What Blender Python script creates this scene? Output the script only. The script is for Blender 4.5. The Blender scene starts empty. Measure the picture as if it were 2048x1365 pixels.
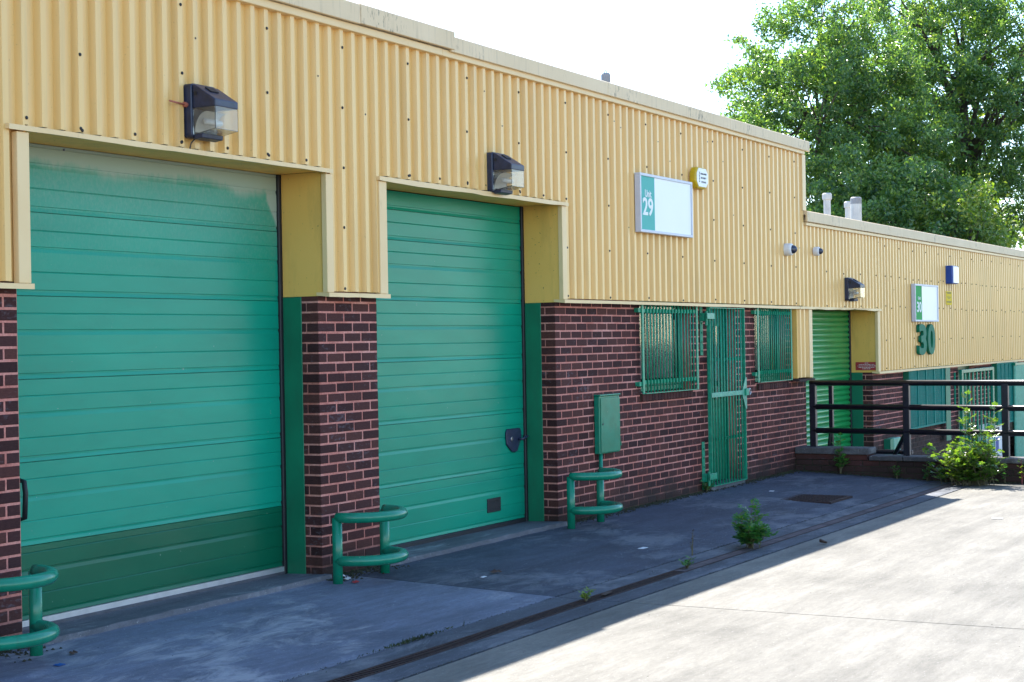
import bpy, bmesh, math, random
import numpy as np
from mathutils import Vector, Matrix

random.seed(7)
RNG = np.random.default_rng(7)
SC = bpy.context.scene
COL = SC.collection
rad = math.radians

# ------------------------------------------------------------------ camera
# X runs along the facade (to the right), Y into the building, Z up; metres
YAW, ROLL = 1.0646, -0.0173
fw = Vector((math.sin(YAW), math.cos(YAW), 0.0))
rt = Vector((math.cos(YAW), -math.sin(YAW), 0.0))
up = Vector((0, 0, 1))
cr, sr = math.cos(ROLL), math.sin(ROLL)
r2 = cr * rt + sr * up
u2 = -sr * rt + cr * up
cam_d = bpy.data.cameras.new('camera')
cam_d.sensor_width = 36.0
cam_d.lens = 3313.67 / 2048 * 36
cam_d.clip_end = 2000
cam = bpy.data.objects.new('camera', cam_d)
COL.objects.link(cam)
M = Matrix((r2, u2, -fw)).transposed().to_4x4()
M.translation = Vector((0, -7.145, 1.718))
cam.matrix_world = M
SC.camera = cam

# ------------------------------------------------------------------ sky, sun, exposure
SUN = Vector((2.55, 2.53, 4.32)).normalized()
SUN_EL = math.asin(SUN.z)
SUN_AZ = math.atan2(SUN.x, SUN.y)
world = bpy.data.worlds.new('World')
SC.world = world
world.use_nodes = True
wn = world.node_tree
sky = wn.nodes.new('ShaderNodeTexSky')
sky.sky_type = 'NISHITA'
sky.sun_disc = False
sky.sun_elevation = SUN_EL
sky.sun_rotation = SUN_AZ
sky.air_density = 1.0
sky.dust_density = 0.0
sky.ozone_density = 2.5
bg = wn.nodes['Background']
bg.inputs['Strength'].default_value = 0.10
wn.links.new(sky.outputs[0], bg.inputs['Color'])
sd = bpy.data.lights.new('sun', 'SUN')
sd.energy = 3.6
sd.angle = rad(0.53)
sd.color = (1.0, 0.95, 0.87)
so = bpy.data.objects.new('sun', sd)
so.rotation_euler = (-SUN).to_track_quat('-Z', 'Y').to_euler()
so.location = (20, 20, 40)
COL.objects.link(so)
SC.view_settings.view_transform = 'Standard'
SC.view_settings.look = 'None'
SC.view_settings.gamma = 1.0
SC.view_settings.use_curve_mapping = False
SC.view_settings.exposure = 2.15
SC.render.engine = 'CYCLES'
SC.cycles.use_denoising = True
SC.cycles.max_bounces = 10
SC.cycles.diffuse_bounces = 5
SC.cycles.transparent_max_bounces = 12
SC.cycles.sample_clamp_indirect = 8

# ------------------------------------------------------------------ materials
class NT:
    def __init__(s, name):
        s.m = bpy.data.materials.new(name)
        s.m.use_nodes = True
        s.t = s.m.node_tree
        s.b = s.t.nodes['Principled BSDF']
        s.geo = None
    def n(s, typ, **kw):
        nd = s.t.nodes.new(typ)
        for k, v in kw.items():
            if k in nd.inputs.keys():
                nd.inputs[k].default_value = v
            else:
                setattr(nd, k, v)
        return nd
    def l(s, a, b):
        s.t.links.new(a, b)
    def pos(s, scale=(1, 1, 1)):
        if s.geo is None:
            s.geo = s.n('ShaderNodeNewGeometry')
        mp = s.n('ShaderNodeMapping')
        mp.inputs['Scale'].default_value = scale
        s.l(s.geo.outputs['Position'], mp.inputs['Vector'])
        return mp.outputs[0]
    def noise(s, scale, vec=None, detail=4.0, rough=0.55, dist=0.0):
        nd = s.n('ShaderNodeTexNoise')
        nd.inputs['Scale'].default_value = scale
        nd.inputs['Detail'].default_value = detail
        nd.inputs['Roughness'].default_value = rough
        nd.inputs['Distortion'].default_value = dist
        s.l(vec if vec is not None else s.pos(), nd.inputs['Vector'])
        return nd.outputs['Fac']
    def ramp(s, fac, stops):
        r = s.n('ShaderNodeValToRGB')
        e = r.color_ramp.elements
        while len(e) < len(stops):
            e.new(0.5)
        for q, (p, c) in zip(e, stops):
            q.position = p
            q.color = c if len(c) == 4 else (*c, 1)
        s.l(fac, r.inputs[0])
        return r.outputs[0]
    def mix(s, fac, a, b, mode='MIX'):
        m = s.n('ShaderNodeMixRGB')
        m.blend_type = mode
        for i, v in ((0, fac), (1, a), (2, b)):
            if hasattr(v, 'is_linked') or hasattr(v, 'links'):
                s.l(v, m.inputs[i])
            else:
                m.inputs[i].default_value = v if not isinstance(v, tuple) or len(v) == 4 else (*v, 1)
        return m.outputs[0]
    def math(s, op, a, b=0.0):
        m = s.n('ShaderNodeMath')
        m.operation = op
        for i, v in ((0, a), (1, b)):
            if hasattr(v, 'links'):
                s.l(v, m.inputs[i])
            else:
                m.inputs[i].default_value = v
        return m.outputs[0]
    def sep(s, axis):
        if s.geo is None:
            s.geo = s.n('ShaderNodeNewGeometry')
        x = s.n('ShaderNodeSeparateXYZ')
        s.l(s.geo.outputs['Position'], x.inputs[0])
        return x.outputs[axis]
    def mrange(s, v, a, b, c=0.0, d=1.0):
        m = s.n('ShaderNodeMapRange')
        s.l(v, m.inputs['Value'])
        for k, q in zip(('From Min', 'From Max', 'To Min', 'To Max'), (a, b, c, d)):
            m.inputs[k].default_value = q
        return m.outputs[0]
    def bump(s, h, strength=0.3, dist=0.01):
        b = s.n('ShaderNodeBump')
        b.inputs['Strength'].default_value = strength
        b.inputs['Distance'].default_value = dist
        s.l(h, b.inputs['Height'])
        s.l(b.outputs[0], s.b.inputs['Normal'])
    def set(s, col=None, rough=None, metal=None, spec=None, coat=None, coatr=None):
        for k, v in (('Base Color', col), ('Roughness', rough), ('Metallic', metal), ('Specular IOR Level', spec), ('Coat Weight', coat), ('Coat Roughness', coatr)):
            if v is None:
                continue
            if hasattr(v, 'links'):
                s.l(v, s.b.inputs[k])
            else:
                s.b.inputs[k].default_value = (*v, 1) if isinstance(v, tuple) and len(v) == 3 else v
        return s

def sc3(c, k):
    return tuple(min(1, x * k) for x in c)

def plain(name, col, rough=0.5, var=0.12, scale=6.0, metal=0.0, spec=0.5, bump=0.0, bscale=90.0, grime=0.0, gcol=(0.05, 0.045, 0.035)):
    t = NT(name)
    f = t.noise(scale, detail=6)
    c = t.ramp(f, [(0.3, sc3(col, 1 - var)), (0.7, sc3(col, 1 + var))])
    if grime:
        g = t.noise(scale * 2.3, t.pos((1, 1, 0.35)), detail=7, rough=0.65)
        g = t.ramp(g, [(0.52, (0, 0, 0)), (0.75, (grime,) * 3)])
        c = t.mix(g, c, gcol)
    t.set(c, rough, metal, spec)
    if bump:
        t.bump(t.noise(bscale, detail=3), bump, 0.004)
    return t.m

MATS = {}
def m_cladding():
    t = NT('cladding_paint')
    c = t.ramp(t.noise(1.3, t.pos((1, 1, 0.25)), detail=5), [(0.3, (0.80, 0.495, 0.165)), (0.7, (0.84, 0.54, 0.195))])
    st = t.ramp(t.noise(14, t.pos((1, 1, 0.05)), detail=4), [(0.48, (0, 0, 0)), (0.8, (0.45,) * 3)])
    c = t.mix(st, c, (0.42, 0.27, 0.10))
    sp = t.ramp(t.noise(60, detail=2), [(0.71, (0, 0, 0)), (0.76, (0.35,) * 3)])
    c = t.mix(sp, c, (0.16, 0.11, 0.05))
    t.set(c, 0.33, 0, 0.6)
    t.bump(t.noise(3.5, t.pos((1, 1, 0.3))), 0.12, 0.02)
    return t.m
def m_flash():
    t = NT('flashing_paint')
    c = t.ramp(t.noise(2.2, detail=6), [(0.3, (0.78, 0.54, 0.26)), (0.7, (0.83, 0.60, 0.31))])
    st = t.ramp(t.noise(9, t.pos((1, 1, 0.3)), detail=7, rough=0.7), [(0.6, (0, 0, 0)), (0.8, (0.45,) * 3)])
    c = t.mix(st, c, (0.22, 0.16, 0.08))
    t.set(c, 0.42, 0, 0.4)
    t.bump(t.noise(4), 0.15, 0.02)
    return t.m
def m_return():
    # the flat jamb and soffit sheets: same paint, older and greener with algae
    t = NT('return_paint')
    c = t.ramp(t.noise(2.0, detail=6), [(0.3, (0.82, 0.47, 0.105)), (0.7, (0.86, 0.505, 0.125))])
    st = t.ramp(t.noise(4.5, t.pos((1, 1, 0.22)), detail=7, rough=0.65), [(0.5, (0, 0, 0)), (0.78, (0.45,) * 3)])
    c = t.mix(st, c, (0.22, 0.175, 0.05))
    sp = t.ramp(t.noise(45, detail=2), [(0.70, (0, 0, 0)), (0.74, (0.8,) * 3)])
    c = t.mix(sp, c, (0.08, 0.06, 0.03))
    t.set(c, 0.5, 0, 0.35)
    t.bump(t.noise(5), 0.12, 0.02)
    return t.m
def m_cap():
    t = NT('cap_paint')
    c = t.ramp(t.noise(1.8, t.pos((1, 1, 1)), detail=5), [(0.3, (0.72, 0.54, 0.32)), (0.7, (0.79, 0.60, 0.37))])
    st = t.ramp(t.noise(26, t.pos((1, 1, 0.35)), detail=6, rough=0.7), [(0.55, (0, 0, 0)), (0.66, (0.95,) * 3)])
    big = t.ramp(t.noise(1.1, t.pos((1, 0.2, 0.2)), detail=3), [(0.5, (0, 0, 0)), (0.62, (1, 1, 1))])
    c = t.mix(t.mix(1.0, st, big, 'MULTIPLY'), c, (0.05, 0.05, 0.045))
    st2 = t.ramp(t.noise(30, t.pos((1, 1, 0.08)), detail=4), [(0.55, (0, 0, 0)), (0.8, (0.35,) * 3)])
    c = t.mix(st2, c, (0.24, 0.19, 0.12))
    t.set(c, 0.55, 0, 0.35)
    t.bump(t.noise(3), 0.2, 0.03)
    return t.m
def m_brick():
    t = NT('brick')
    oi = t.n('ShaderNodeObjectInfo')
    g = t.n('ShaderNodeNewGeometry')
    t.geo = g
    r = t.math('FRACT', t.math('ADD', oi.outputs['Random'], g.outputs['Random Per Island']))
    c = t.ramp(r, [(0.0, (0.042, 0.017, 0.017)), (0.35, (0.068, 0.026, 0.025)), (0.7, (0.098, 0.036, 0.030)), (1.0, (0.052, 0.023, 0.024))])
    f = t.noise(35, t.pos((1, 1, 3)), detail=6, rough=0.7)
    c = t.mix(1.0, c, t.ramp(f, [(0.25, (0.62,) * 3), (0.75, (1.35,) * 3)]), 'MULTIPLY')
    bl = t.math('MULTIPLY', t.noise(1.9, detail=5, rough=0.6), t.noise(23, t.pos((1, 1, 2)), detail=4))
    c = t.mix(t.ramp(bl, [(0.31, (0, 0, 0)), (0.42, (0.42,) * 3)]), c, (0.17, 0.16, 0.19))
    gr = t.math('ADD', t.sep(2), t.math('MULTIPLY', t.noise(3.0, detail=5), -0.5))
    c = t.mix(t.mrange(gr, -0.22, 0.0, 0.65, 0.0), c, (0.03, 0.026, 0.022))
    t.set(c, 0.8, 0, 0.15)
    t.bump(t.noise(130, t.pos((0.5, 0.5, 2)), detail=4, rough=0.7), 0.55, 0.004)
    return t.m
def m_mortar():
    t = NT('mortar')
    f = t.noise(2.6, detail=6, rough=0.65)
    c = t.ramp(f, [(0.3, (0.43, 0.135, 0.10)), (0.5, (0.60, 0.235, 0.19)), (0.7, (0.68, 0.33, 0.28))])
    c = t.mix(1.0, c, t.ramp(t.noise(70, detail=4), [(0.25, (0.72,) * 3), (0.75, (1.2,) * 3)]), 'MULTIPLY')
    gr = t.math('ADD', t.sep(2), t.math('MULTIPLY', t.noise(3.0, detail=5), -0.5))
    c = t.mix(t.mrange(gr, -0.2, 0.03, 0.93, 0.0), c, (0.045, 0.036, 0.03))
    t.set(c, 0.9, 0, 0.2)
    t.bump(t.noise(160, detail=3), 0.5, 0.004)
    return t.m
def m_door(name, col, bleached=False):
    t = NT(name)
    c = t.ramp(t.noise(1.4, t.pos((0.5, 1, 2)), detail=5), [(0.3, sc3(col, 0.9)), (0.7, sc3(col, 1.12))])
    sp = t.ramp(t.noise(30, detail=2, rough=0.4), [(0.77, (0, 0, 0)), (0.79, (0.7,) * 3)])
    c = t.mix(sp, c, (0.28, 0.38, 0.32))
    wr = t.ramp(t.noise(2.6, t.pos((0.5, 1, 1.6)), detail=8, rough=0.72), [(0.5, (0, 0, 0)), (0.78, (0.22,) * 3)])
    c = t.mix(wr, c, sc3(col, 0.45))
    rough = 0.3
    if bleached:
        # chalky, algae-bleached band below the head of the door, with a ragged lower edge
        z = t.sep(2); x = t.sep(0)
        rag = t.noise(2.2, t.pos((1, 1, 0.12)), detail=8, rough=0.7)
        h = t.math('ADD', z, t.math('MULTIPLY', rag, 0.34))
        edge = t.mrange(t.math('ADD', x, t.math('MULTIPLY', t.noise(5, detail=6), 0.12)), 9.86, 9.99, 0.0, 0.4)
        h = t.math('ADD', h, t.math('MULTIPLY', edge, t.mrange(z, 2.2, 2.9)))
        w1 = t.mrange(t.math('ADD', h, t.math('MULTIPLY', t.noise(28, t.pos((1, 1, 0.25)), detail=6, rough=0.7), 0.05)), 3.0, 3.09, 0, 0.82)
        w2 = t.mrange(h, 2.55, 3.05, 0, 0.16)
        dust = t.ramp(t.noise(55, t.pos((1, 1, 0.6)), detail=6, rough=0.75), [(0.45, (0, 0, 0)), (0.75, (1, 1, 1))])
        w2 = t.math('ADD', w2, t.math('MULTIPLY', t.mrange(h, 2.3, 3.0, 0.0, 0.3), dust))
        w = t.math('MAXIMUM', w1, w2)
        c = t.mix(w, c, (0.40, 0.43, 0.35))
        rough = t.mrange(w, 0, 1, 0.3, 0.8)
    t.set(c, rough, 0, 0.3)
    t.b.inputs['Coat Weight'].default_value = 0.0; t.b.inputs['Coat Roughness'].default_value = 0.2
    t.bump(t.noise(150, detail=3, rough=0.6), 0.18, 0.003)
    return t.m
def m_concrete(name, col, scuff=0.0, tint=1.0, lo=0.70, hi=1.22):
    t = NT(name)
    p = t.pos((0.35, 1.6, 1))
    f = t.noise(0.9, detail=8, rough=0.62)
    c = t.ramp(f, [(0.28, sc3(col, 0.70)), (0.5, col), (0.72, sc3(col, 1.22))])
    f2 = t.noise(5.0, p, detail=7, rough=0.7)
    c = t.mix(1.0, c, t.ramp(f2, [(0.25, (0.74,) * 3), (0.75, (1.22,) * 3)]), 'MULTIPLY')
    f3 = t.noise(190, t.pos((0.4, 1.5, 1)), detail=4, rough=0.8)
    c = t.mix(1.0, c, t.ramp(f3, [(0.25, (0.75,) * 3), (0.75, (1.2,) * 3)]), 'MULTIPLY')
    st = t.ramp(t.noise(1.7, t.pos((0.6, 1.6, 1)), detail=8, rough=0.7, dist=0.6), [(0.56, (0, 0, 0)), (0.74, (0.38,) * 3)])
    c = t.mix(st, c, sc3(col, 0.45))
    f4 = t.noise(26, t.pos((0.5, 1.5, 1)), detail=6, rough=0.8)
    c = t.mix(1.0, c, t.ramp(f4, [(0.3, (0.78,) * 3), (0.7, (1.14,) * 3)]), 'MULTIPLY')
    f5 = t.noise(1.4, t.pos((0.22, 3.2, 1)), detail=8, rough=0.72, dist=0.5)
    c = t.mix(1.0, c, t.ramp(f5, [(0.32, (0.76,) * 3), (0.6, (1.08,) * 3)]), 'MULTIPLY')
    if scuff:
        a = t.noise(3.2, t.pos((0.5, 1.0, 1)), detail=9, rough=0.78, dist=1.6)
        b = t.noise(0.8, detail=3)
        w = t.ramp(t.math('MULTIPLY', a, t.math('MULTIPLY', b, 2.0)), [(0.52, (0, 0, 0)), (0.72, (scuff,) * 3)])
        c = t.mix(w, c, (0.42, 0.43, 0.45))
    sp = t.ramp(t.noise(75, detail=1), [(0.735, (0, 0, 0)), (0.75, (0.7,) * 3)])
    c = t.mix(sp, c, (0.5, 0.5, 0.48))
    t.set(c, 0.78, 0, 0.35)
    t.bump(t.math('ADD', t.noise(120, t.pos((0.4, 1.5, 1)), detail=4, rough=0.75), t.math('MULTIPLY', t.noise(6, detail=4), 2.0)), 0.5, 0.006)
    return t.m
def m_leaf(name, cols, trans=0.5, rough=0.42):
    t = NT(name)
    g = t.n('ShaderNodeNewGeometry'); t.geo = g
    oi = t.n('ShaderNodeObjectInfo')
    r = g.outputs['Random Per Island']
    k = len(cols) - 1
    c = t.ramp(r, [(i / k, q) for i, q in enumerate(cols)])
    c = t.mix(1.0, c, t.ramp(t.noise(0.55, detail=3), [(0.3, (0.75, 0.8, 0.9)), (0.7, (1.25, 1.2, 0.95))]), 'MULTIPLY')
    t.set(c, rough, 0, 0.8)
    tr = t.n('ShaderNodeBsdfTranslucent')
    t.l(t.mix(1.0, c, (1.5, 1.45, 0.5), 'MULTIPLY'), tr.inputs['Color'])
    mx = t.n('ShaderNodeMixShader')
    mx.inputs[0].default_value = trans
    t.l(t.b.outputs[0], mx.inputs[1]); t.l(tr.outputs[0], mx.inputs[2])
    t.l(mx.outputs[0], t.t.nodes['Material Output'].inputs[0])
    return t.m
def m_glass(name, col=(0.85, 0.9, 0.9), rough=0.05, trans=1.0):
    t = NT(name)
    t.set(col, rough, 0, 0.5)
    t.b.inputs['Transmission Weight'].default_value = trans
    t.b.inputs['IOR'].default_value = 1.45
    return t.m
def m_rust():
    t = NT('rusty_iron')
    c = t.ramp(t.noise(25, detail=7, rough=0.7), [(0.3, (0.030, 0.021, 0.021)), (0.7, (0.072, 0.042, 0.036))])
    t.set(c, 0.85, 0.2, 0.3)
    t.bump(t.noise(150), 0.5, 0.004)
    return t.m

def m_chipped():
    t = NT('green_gloss_paint')
    c = t.ramp(t.noise(9, detail=6), [(0.3, (0.004, 0.18, 0.10)), (0.7, (0.005, 0.235, 0.14))])
    g = t.ramp(t.noise(21, t.pos((1, 1, 0.4)), detail=7, rough=0.65), [(0.55, (0, 0, 0)), (0.75, (0.45,) * 3)])
    c = t.mix(g, c, (0.02, 0.07, 0.045))
    w = t.ramp(t.noise(16, t.pos((1.6, 1.6, 0.6)), detail=8, rough=0.75), [(0.66, (0, 0, 0)), (0.69, (1, 1, 1))])
    c = t.mix(w, c, (0.04, 0.05, 0.04))
    w2 = t.ramp(t.noise(38, detail=3), [(0.745, (0, 0, 0)), (0.765, (1, 1, 1))])
    c = t.mix(w2, c, (0.55, 0.56, 0.52))
    t.set(c, t.mrange(w, 0, 1, 0.27, 0.75), 0, 0.5)
    t.bump(t.noise(40, detail=4), 0.12, 0.004)
    return t.m
MATS.update(
    clad=m_cladding(), flash=m_flash(), ret=m_return(), cap=m_cap(), brick=m_brick(), mortar=m_mortar(),
    door=m_door('door_green_bleached', (0.002, 0.285, 0.180), True), door2=m_door('door_green', (0.001, 0.275, 0.165)),
    darkdoor=m_door('door_dark_green', (0.0005, 0.118, 0.058)),
    post=plain('green_post_paint', (0.003, 0.165, 0.080), 0.5, 0.15, 3, grime=0.25, gcol=(0.02, 0.05, 0.03)),
    green=m_chipped(),
    grille=plain('green_grille_paint', (0.010, 0.28, 0.155), 0.4, 0.25, 25, grime=0.35, gcol=(0.06, 0.10, 0.07)),
    mesh30=plain('green_mesh_paint', (0.004, 0.20, 0.155), 0.6, 0.15, 9, spec=0.2),
    palegreen=plain('pale_green_metal', (0.10, 0.36, 0.24), 0.45, 0.2, 14, grime=0.3),
    shutter=plain('shutter_green_paint', (0.012, 0.27, 0.065), 0.28, 0.12, 5),
    black=plain('black_rubber', (0.012, 0.012, 0.016), 0.55, 0.3, 10),
    alu=plain('aluminium', (0.62, 0.63, 0.66), 0.35, 0.1, 9, metal=0.6),
    seal=plain('grey_rubber_seal', (0.085, 0.085, 0.10), 0.6, 0.25, 12, grime=0.4),
    apron_a=m_concrete('apron_concrete_near', (0.145, 0.165, 0.222), 0.6),  # paler slab tone, with the blue of the shade put into its colour
    apron_b=m_concrete('apron_concrete_far', (0.056, 0.066, 0.095), 0.22),  # darker slab, blue of the building's shade mixed into its colour
    strip=m_concrete('drain_strip_concrete', (0.070, 0.078, 0.098), 0.25),  # blue tint of the shade painted into the drain strip too
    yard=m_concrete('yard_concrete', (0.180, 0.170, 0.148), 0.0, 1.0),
    step=m_concrete('step_concrete', (0.125, 0.13, 0.15), 0.5),
    base=plain('joint_filler', (0.035, 0.032, 0.028), 0.95, 0.4, 8),
    tarmac=plain('tarmac', (0.07, 0.068, 0.066), 0.9, 0.3, 3, bump=0.5),
    lampbody=plain('lamp_housing', (0.020, 0.028, 0.062), 0.38, 0.35, 18, grime=0.4, gcol=(0.03, 0.03, 0.035)),
    lens=m_glass('lamp_lens', (0.94, 0.92, 0.86), 0.14, 0.96),
    reflector=plain('lamp_reflector', (0.75, 0.74, 0.70), 0.3, 0.05, 8),
    copper=plain('red_conduit', (0.42, 0.13, 0.08), 0.45, 0.2, 40),
    white=plain('white_panel', (0.80, 0.80, 0.80), 0.35, 0.02, 2),
    whitegloss=plain('white_plastic', (0.75, 0.75, 0.76), 0.3, 0.04, 6),
    signframe=plain('sign_frame', (0.60, 0.61, 0.68), 0.4, 0.04, 9),
    teal=plain('sign_teal', (0.105, 0.46, 0.40), 0.6, 0.03, 3, spec=0.25),
    signgreen=plain('sign_green', (0.012, 0.33, 0.07), 0.6, 0.05, 3, spec=0.2),
    numgreen=plain('number_green', (0.008, 0.17, 0.09), 0.6, 0.1, 6, spec=0.25),
    textwhite=plain('text_white', (0.82, 0.82, 0.82), 0.5, 0.01, 3),
    textblack=plain('text_black', (0.03, 0.03, 0.035), 0.6, 0.05, 3),
    textblue=plain('text_blue', (0.05, 0.07, 0.28), 0.6, 0.1, 9),
    yellow=plain('alarm_yellow', (0.62, 0.42, 0.012), 0.35, 0.1, 12),
    signyellow=plain('sign_yellow', (0.78, 0.53, 0.005), 0.6, 0.05, 12, spec=0.2),
    red=plain('sign_red', (0.38, 0.03, 0.035), 0.45, 0.15, 12),
    blue=plain('alarm_blue', (0.005, 0.055, 0.30), 0.3, 0.1, 10),
    dome=plain('smoked_dome', (0.02, 0.025, 0.05), 0.06, 0.1, 5, spec=0.8),
    railblack=plain('black_railing_paint', (0.010, 0.011, 0.020), 0.28, 0.3, 15, grime=0.2, gcol=(0.06, 0.05, 0.045)),
    wallbrick=None, rust=m_rust(),
    coping=m_concrete('coping_stone', (0.085, 0.08, 0.082), 0.2),
    flue=plain('flue_pipe', (0.56, 0.55, 0.52), 0.6, 0.12, 4, grime=0.4, gcol=(0.2, 0.19, 0.17)),
    fluecap=plain('flue_cap', (0.25, 0.25, 0.26), 0.6, 0.2, 8),
    roof=plain('roof_felt', (0.14, 0.14, 0.14), 0.9, 0.2, 2),
    inner=plain('dark_interior', (0.03, 0.03, 0.03), 0.9, 0.2, 2),
    blind=plain('window_blind', (0.06, 0.07, 0.07), 0.7, 0.15, 3),
    pane=m_glass('window_pane', (0.55, 0.68, 0.66), 0.06, 1.0),
    steel=plain('padlock_steel', (0.35, 0.35, 0.38), 0.3, 0.1, 20, metal=0.9),
    bark=plain('bark', (0.075, 0.06, 0.045), 0.9, 0.4, 8, bump=0.8, bscale=30),
    stem=plain('plant_stem', (0.10, 0.085, 0.04), 0.7, 0.3, 30),
    redstem=plain('red_stem', (0.22, 0.045, 0.04), 0.7, 0.3, 30),
    leaf_tree=m_leaf('tree_leaf', [(0.065, 0.15, 0.07), (0.10, 0.21, 0.085), (0.15, 0.28, 0.10), (0.26, 0.36, 0.10)], 0.5, 0.25),
    leaf_bush=m_leaf('bush_leaf', [(0.09, 0.19, 0.04), (0.15, 0.25, 0.045), (0.23, 0.28, 0.05)], 0.45, 0.3),
    leaf_shrub=m_leaf('shrub_leaf', [(0.06, 0.16, 0.03), (0.11, 0.22, 0.04), (0.19, 0.27, 0.05)], 0.45, 0.25),
    leaf_weed=m_leaf('weed_leaf', [(0.03, 0.15, 0.04), (0.055, 0.21, 0.05), (0.13, 0.26, 0.04)], 0.4, 0.35),
    moss=plain('moss', (0.030, 0.045, 0.014), 0.8, 0.4, 12),
    silt=plain('reddish_silt', (0.085, 0.062, 0.066), 0.95, 0.45, 7, bump=0.6),
    dirt=plain('moss_and_dirt', (0.035, 0.034, 0.018), 0.95, 0.5, 30, bump=0.6),
    paper=plain('paper_scrap', (0.62, 0.62, 0.64), 0.8, 0.1, 30),
    cone=plain('dead_leaf', (0.06, 0.035, 0.025), 0.9, 0.3, 40),
)

# ------------------------------------------------------------------ mesh helpers
class MB:
    def __init__(s):
        s.v = []; s.f = []
    def quad(s, a, b, c, d):
        n = len(s.v); s.v += [tuple(a), tuple(b), tuple(c), tuple(d)]; s.f.append((n, n + 1, n + 2, n + 3)); return s
    def poly(s, pts):
        n = len(s.v); s.v += [tuple(p) for p in pts]; s.f.append(tuple(range(n, n + len(pts)))); return s
    def box(s, x0, x1, y0, y1, z0, z1):
        n = len(s.v)
        s.v += [(x0, y0, z0), (x1, y0, z0), (x1, y1, z0), (x0, y1, z0), (x0, y0, z1), (x1, y0, z1), (x1, y1, z1), (x0, y1, z1)]
        for f in ((0, 3, 2, 1), (4, 5, 6, 7), (0, 1, 5, 4), (1, 2, 6, 5), (2, 3, 7, 6), (3, 0, 4, 7)):
            s.f.append(tuple(n + i for i in f))
        return s
    def prism(s, poly, axis, a, b):
        # poly: 2-D points; axis x: (y,z), y: (x,z), z: (x,y)
        def P(p, t):
            return {'x': (t, p[0], p[1]), 'y': (p[0], t, p[1]), 'z': (p[0], p[1], t)}[axis]
        n = len(s.v); k = len(poly)
        s.v += [P(p, a) for p in poly] + [P(p, b) for p in poly]
        s.f.append(tuple(n + i for i in range(k))); s.f.append(tuple(n + k + i for i in reversed(range(k))))
        for i in range(k):
            j = (i + 1) % k
            s.f.append((n + j, n + i, n + k + i, n + k + j))
        return s
    def tube(s, pts, r, seg=10, cap=True):
        pts = [Vector(p) for p in pts]
        rs = r if isinstance(r, (list, tuple)) else [r] * len(pts)
        n0 = len(s.v); nrm = None
        for i, p in enumerate(pts):
            d = (pts[min(i + 1, len(pts) - 1)] - pts[max(i - 1, 0)]).normalized()
            if nrm is None:
                a = Vector((0, 0, 1)) if abs(d.z) < 0.9 else Vector((1, 0, 0))
                nrm = d.cross(a).normalized()
            nrm = (nrm - d * nrm.dot(d)).normalized()
            bi = d.cross(nrm)
            for k in range(seg):
                t = 2 * math.pi * k / seg
                s.v.append(tuple(p + rs[i] * (math.cos(t) * nrm + math.sin(t) * bi)))
        for i in range(len(pts) - 1):
            for k in range(seg):
                a = n0 + i * seg + k; b = n0 + i * seg + (k + 1) % seg
                s.f.append((a, b, b + seg, a + seg))
        if cap:
            s.f.append(tuple(n0 + k for k in reversed(range(seg))))
            s.f.append(tuple(n0 + (len(pts) - 1) * seg + k for k in range(seg)))
        return s
    def lathe(s, prof, centre, axis='z', seg=16):
        # prof: (radius, t) along axis
        c = Vector(centre)
        ax = {'z': (Vector((1, 0, 0)), Vector((0, 1, 0)), Vector((0, 0, 1))), 'y': (Vector((1, 0, 0)), Vector((0, 0, 1)), Vector((0, -1, 0)))}[axis]
        n0 = len(s.v)
        for r, t in prof:
            for k in range(seg):
                a = 2 * math.pi * k / seg
                s.v.append(tuple(c + ax[2] * t + r * (math.cos(a) * ax[0] + math.sin(a) * ax[1])))
        for i in range(len(prof) - 1):
            for k in range(seg):
                a = n0 + i * seg + k; b = n0 + i * seg + (k + 1) % seg
                s.f.append((a, b, b + seg, a + seg))
        s.f.append(tuple(n0 + k for k in reversed(range(seg))))
        s.f.append(tuple(n0 + (len(prof) - 1) * seg + k for k in range(seg)))
        return s
    def build(s, name, mat, parent=None, smooth=False, bevel=0.0, seg=1, kind=None, label=None):
        off = woff(parent)
        me = bpy.data.meshes.new(name)
        me.from_pydata([(x - off[0], y - off[1], z - off[2]) for x, y, z in s.v], [], s.f)
        bm = bmesh.new(); bm.from_mesh(me)
        bmesh.ops.recalc_face_normals(bm, faces=bm.faces)
        bm.to_mesh(me); bm.free()
        return finish(name, me, mat, parent, smooth, bevel, seg, kind, label)

def woff(o):
    v = Vector((0, 0, 0))
    while o is not None:
        v += Vector(o.location); o = o.parent
    return v

def finish(name, me, mat, parent=None, smooth=False, bevel=0.0, seg=1, kind=None, label=None):
    if mat is not None:
        me.materials.append(MATS[mat] if isinstance(mat, str) else mat)
    o = bpy.data.objects.new(name, me); COL.objects.link(o)
    o.parent = parent
    if smooth:
        me.polygons.foreach_set('use_smooth', [True] * len(me.polygons))
    if bevel:
        md = o.modifiers.new('bevel', 'BEVEL'); md.width = bevel; md.segments = seg; md.limit_method = 'ANGLE'; md.angle_limit = rad(35)
        md.harden_normals = False
    if kind:
        o['kind'] = kind
    if label:
        o['label'] = label
    return o

def tag(o, label, cat, group=None, kind=None):
    o['label'] = label; o['category'] = cat
    if group: o['group'] = group
    if kind: o['kind'] = kind
    return o

def thing(name, loc, label, cat, group=None):
    o = bpy.data.objects.new(name, None); COL.objects.link(o)
    o.location = loc; o.empty_display_size = 0.3
    return tag(o, label, cat, group)

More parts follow.
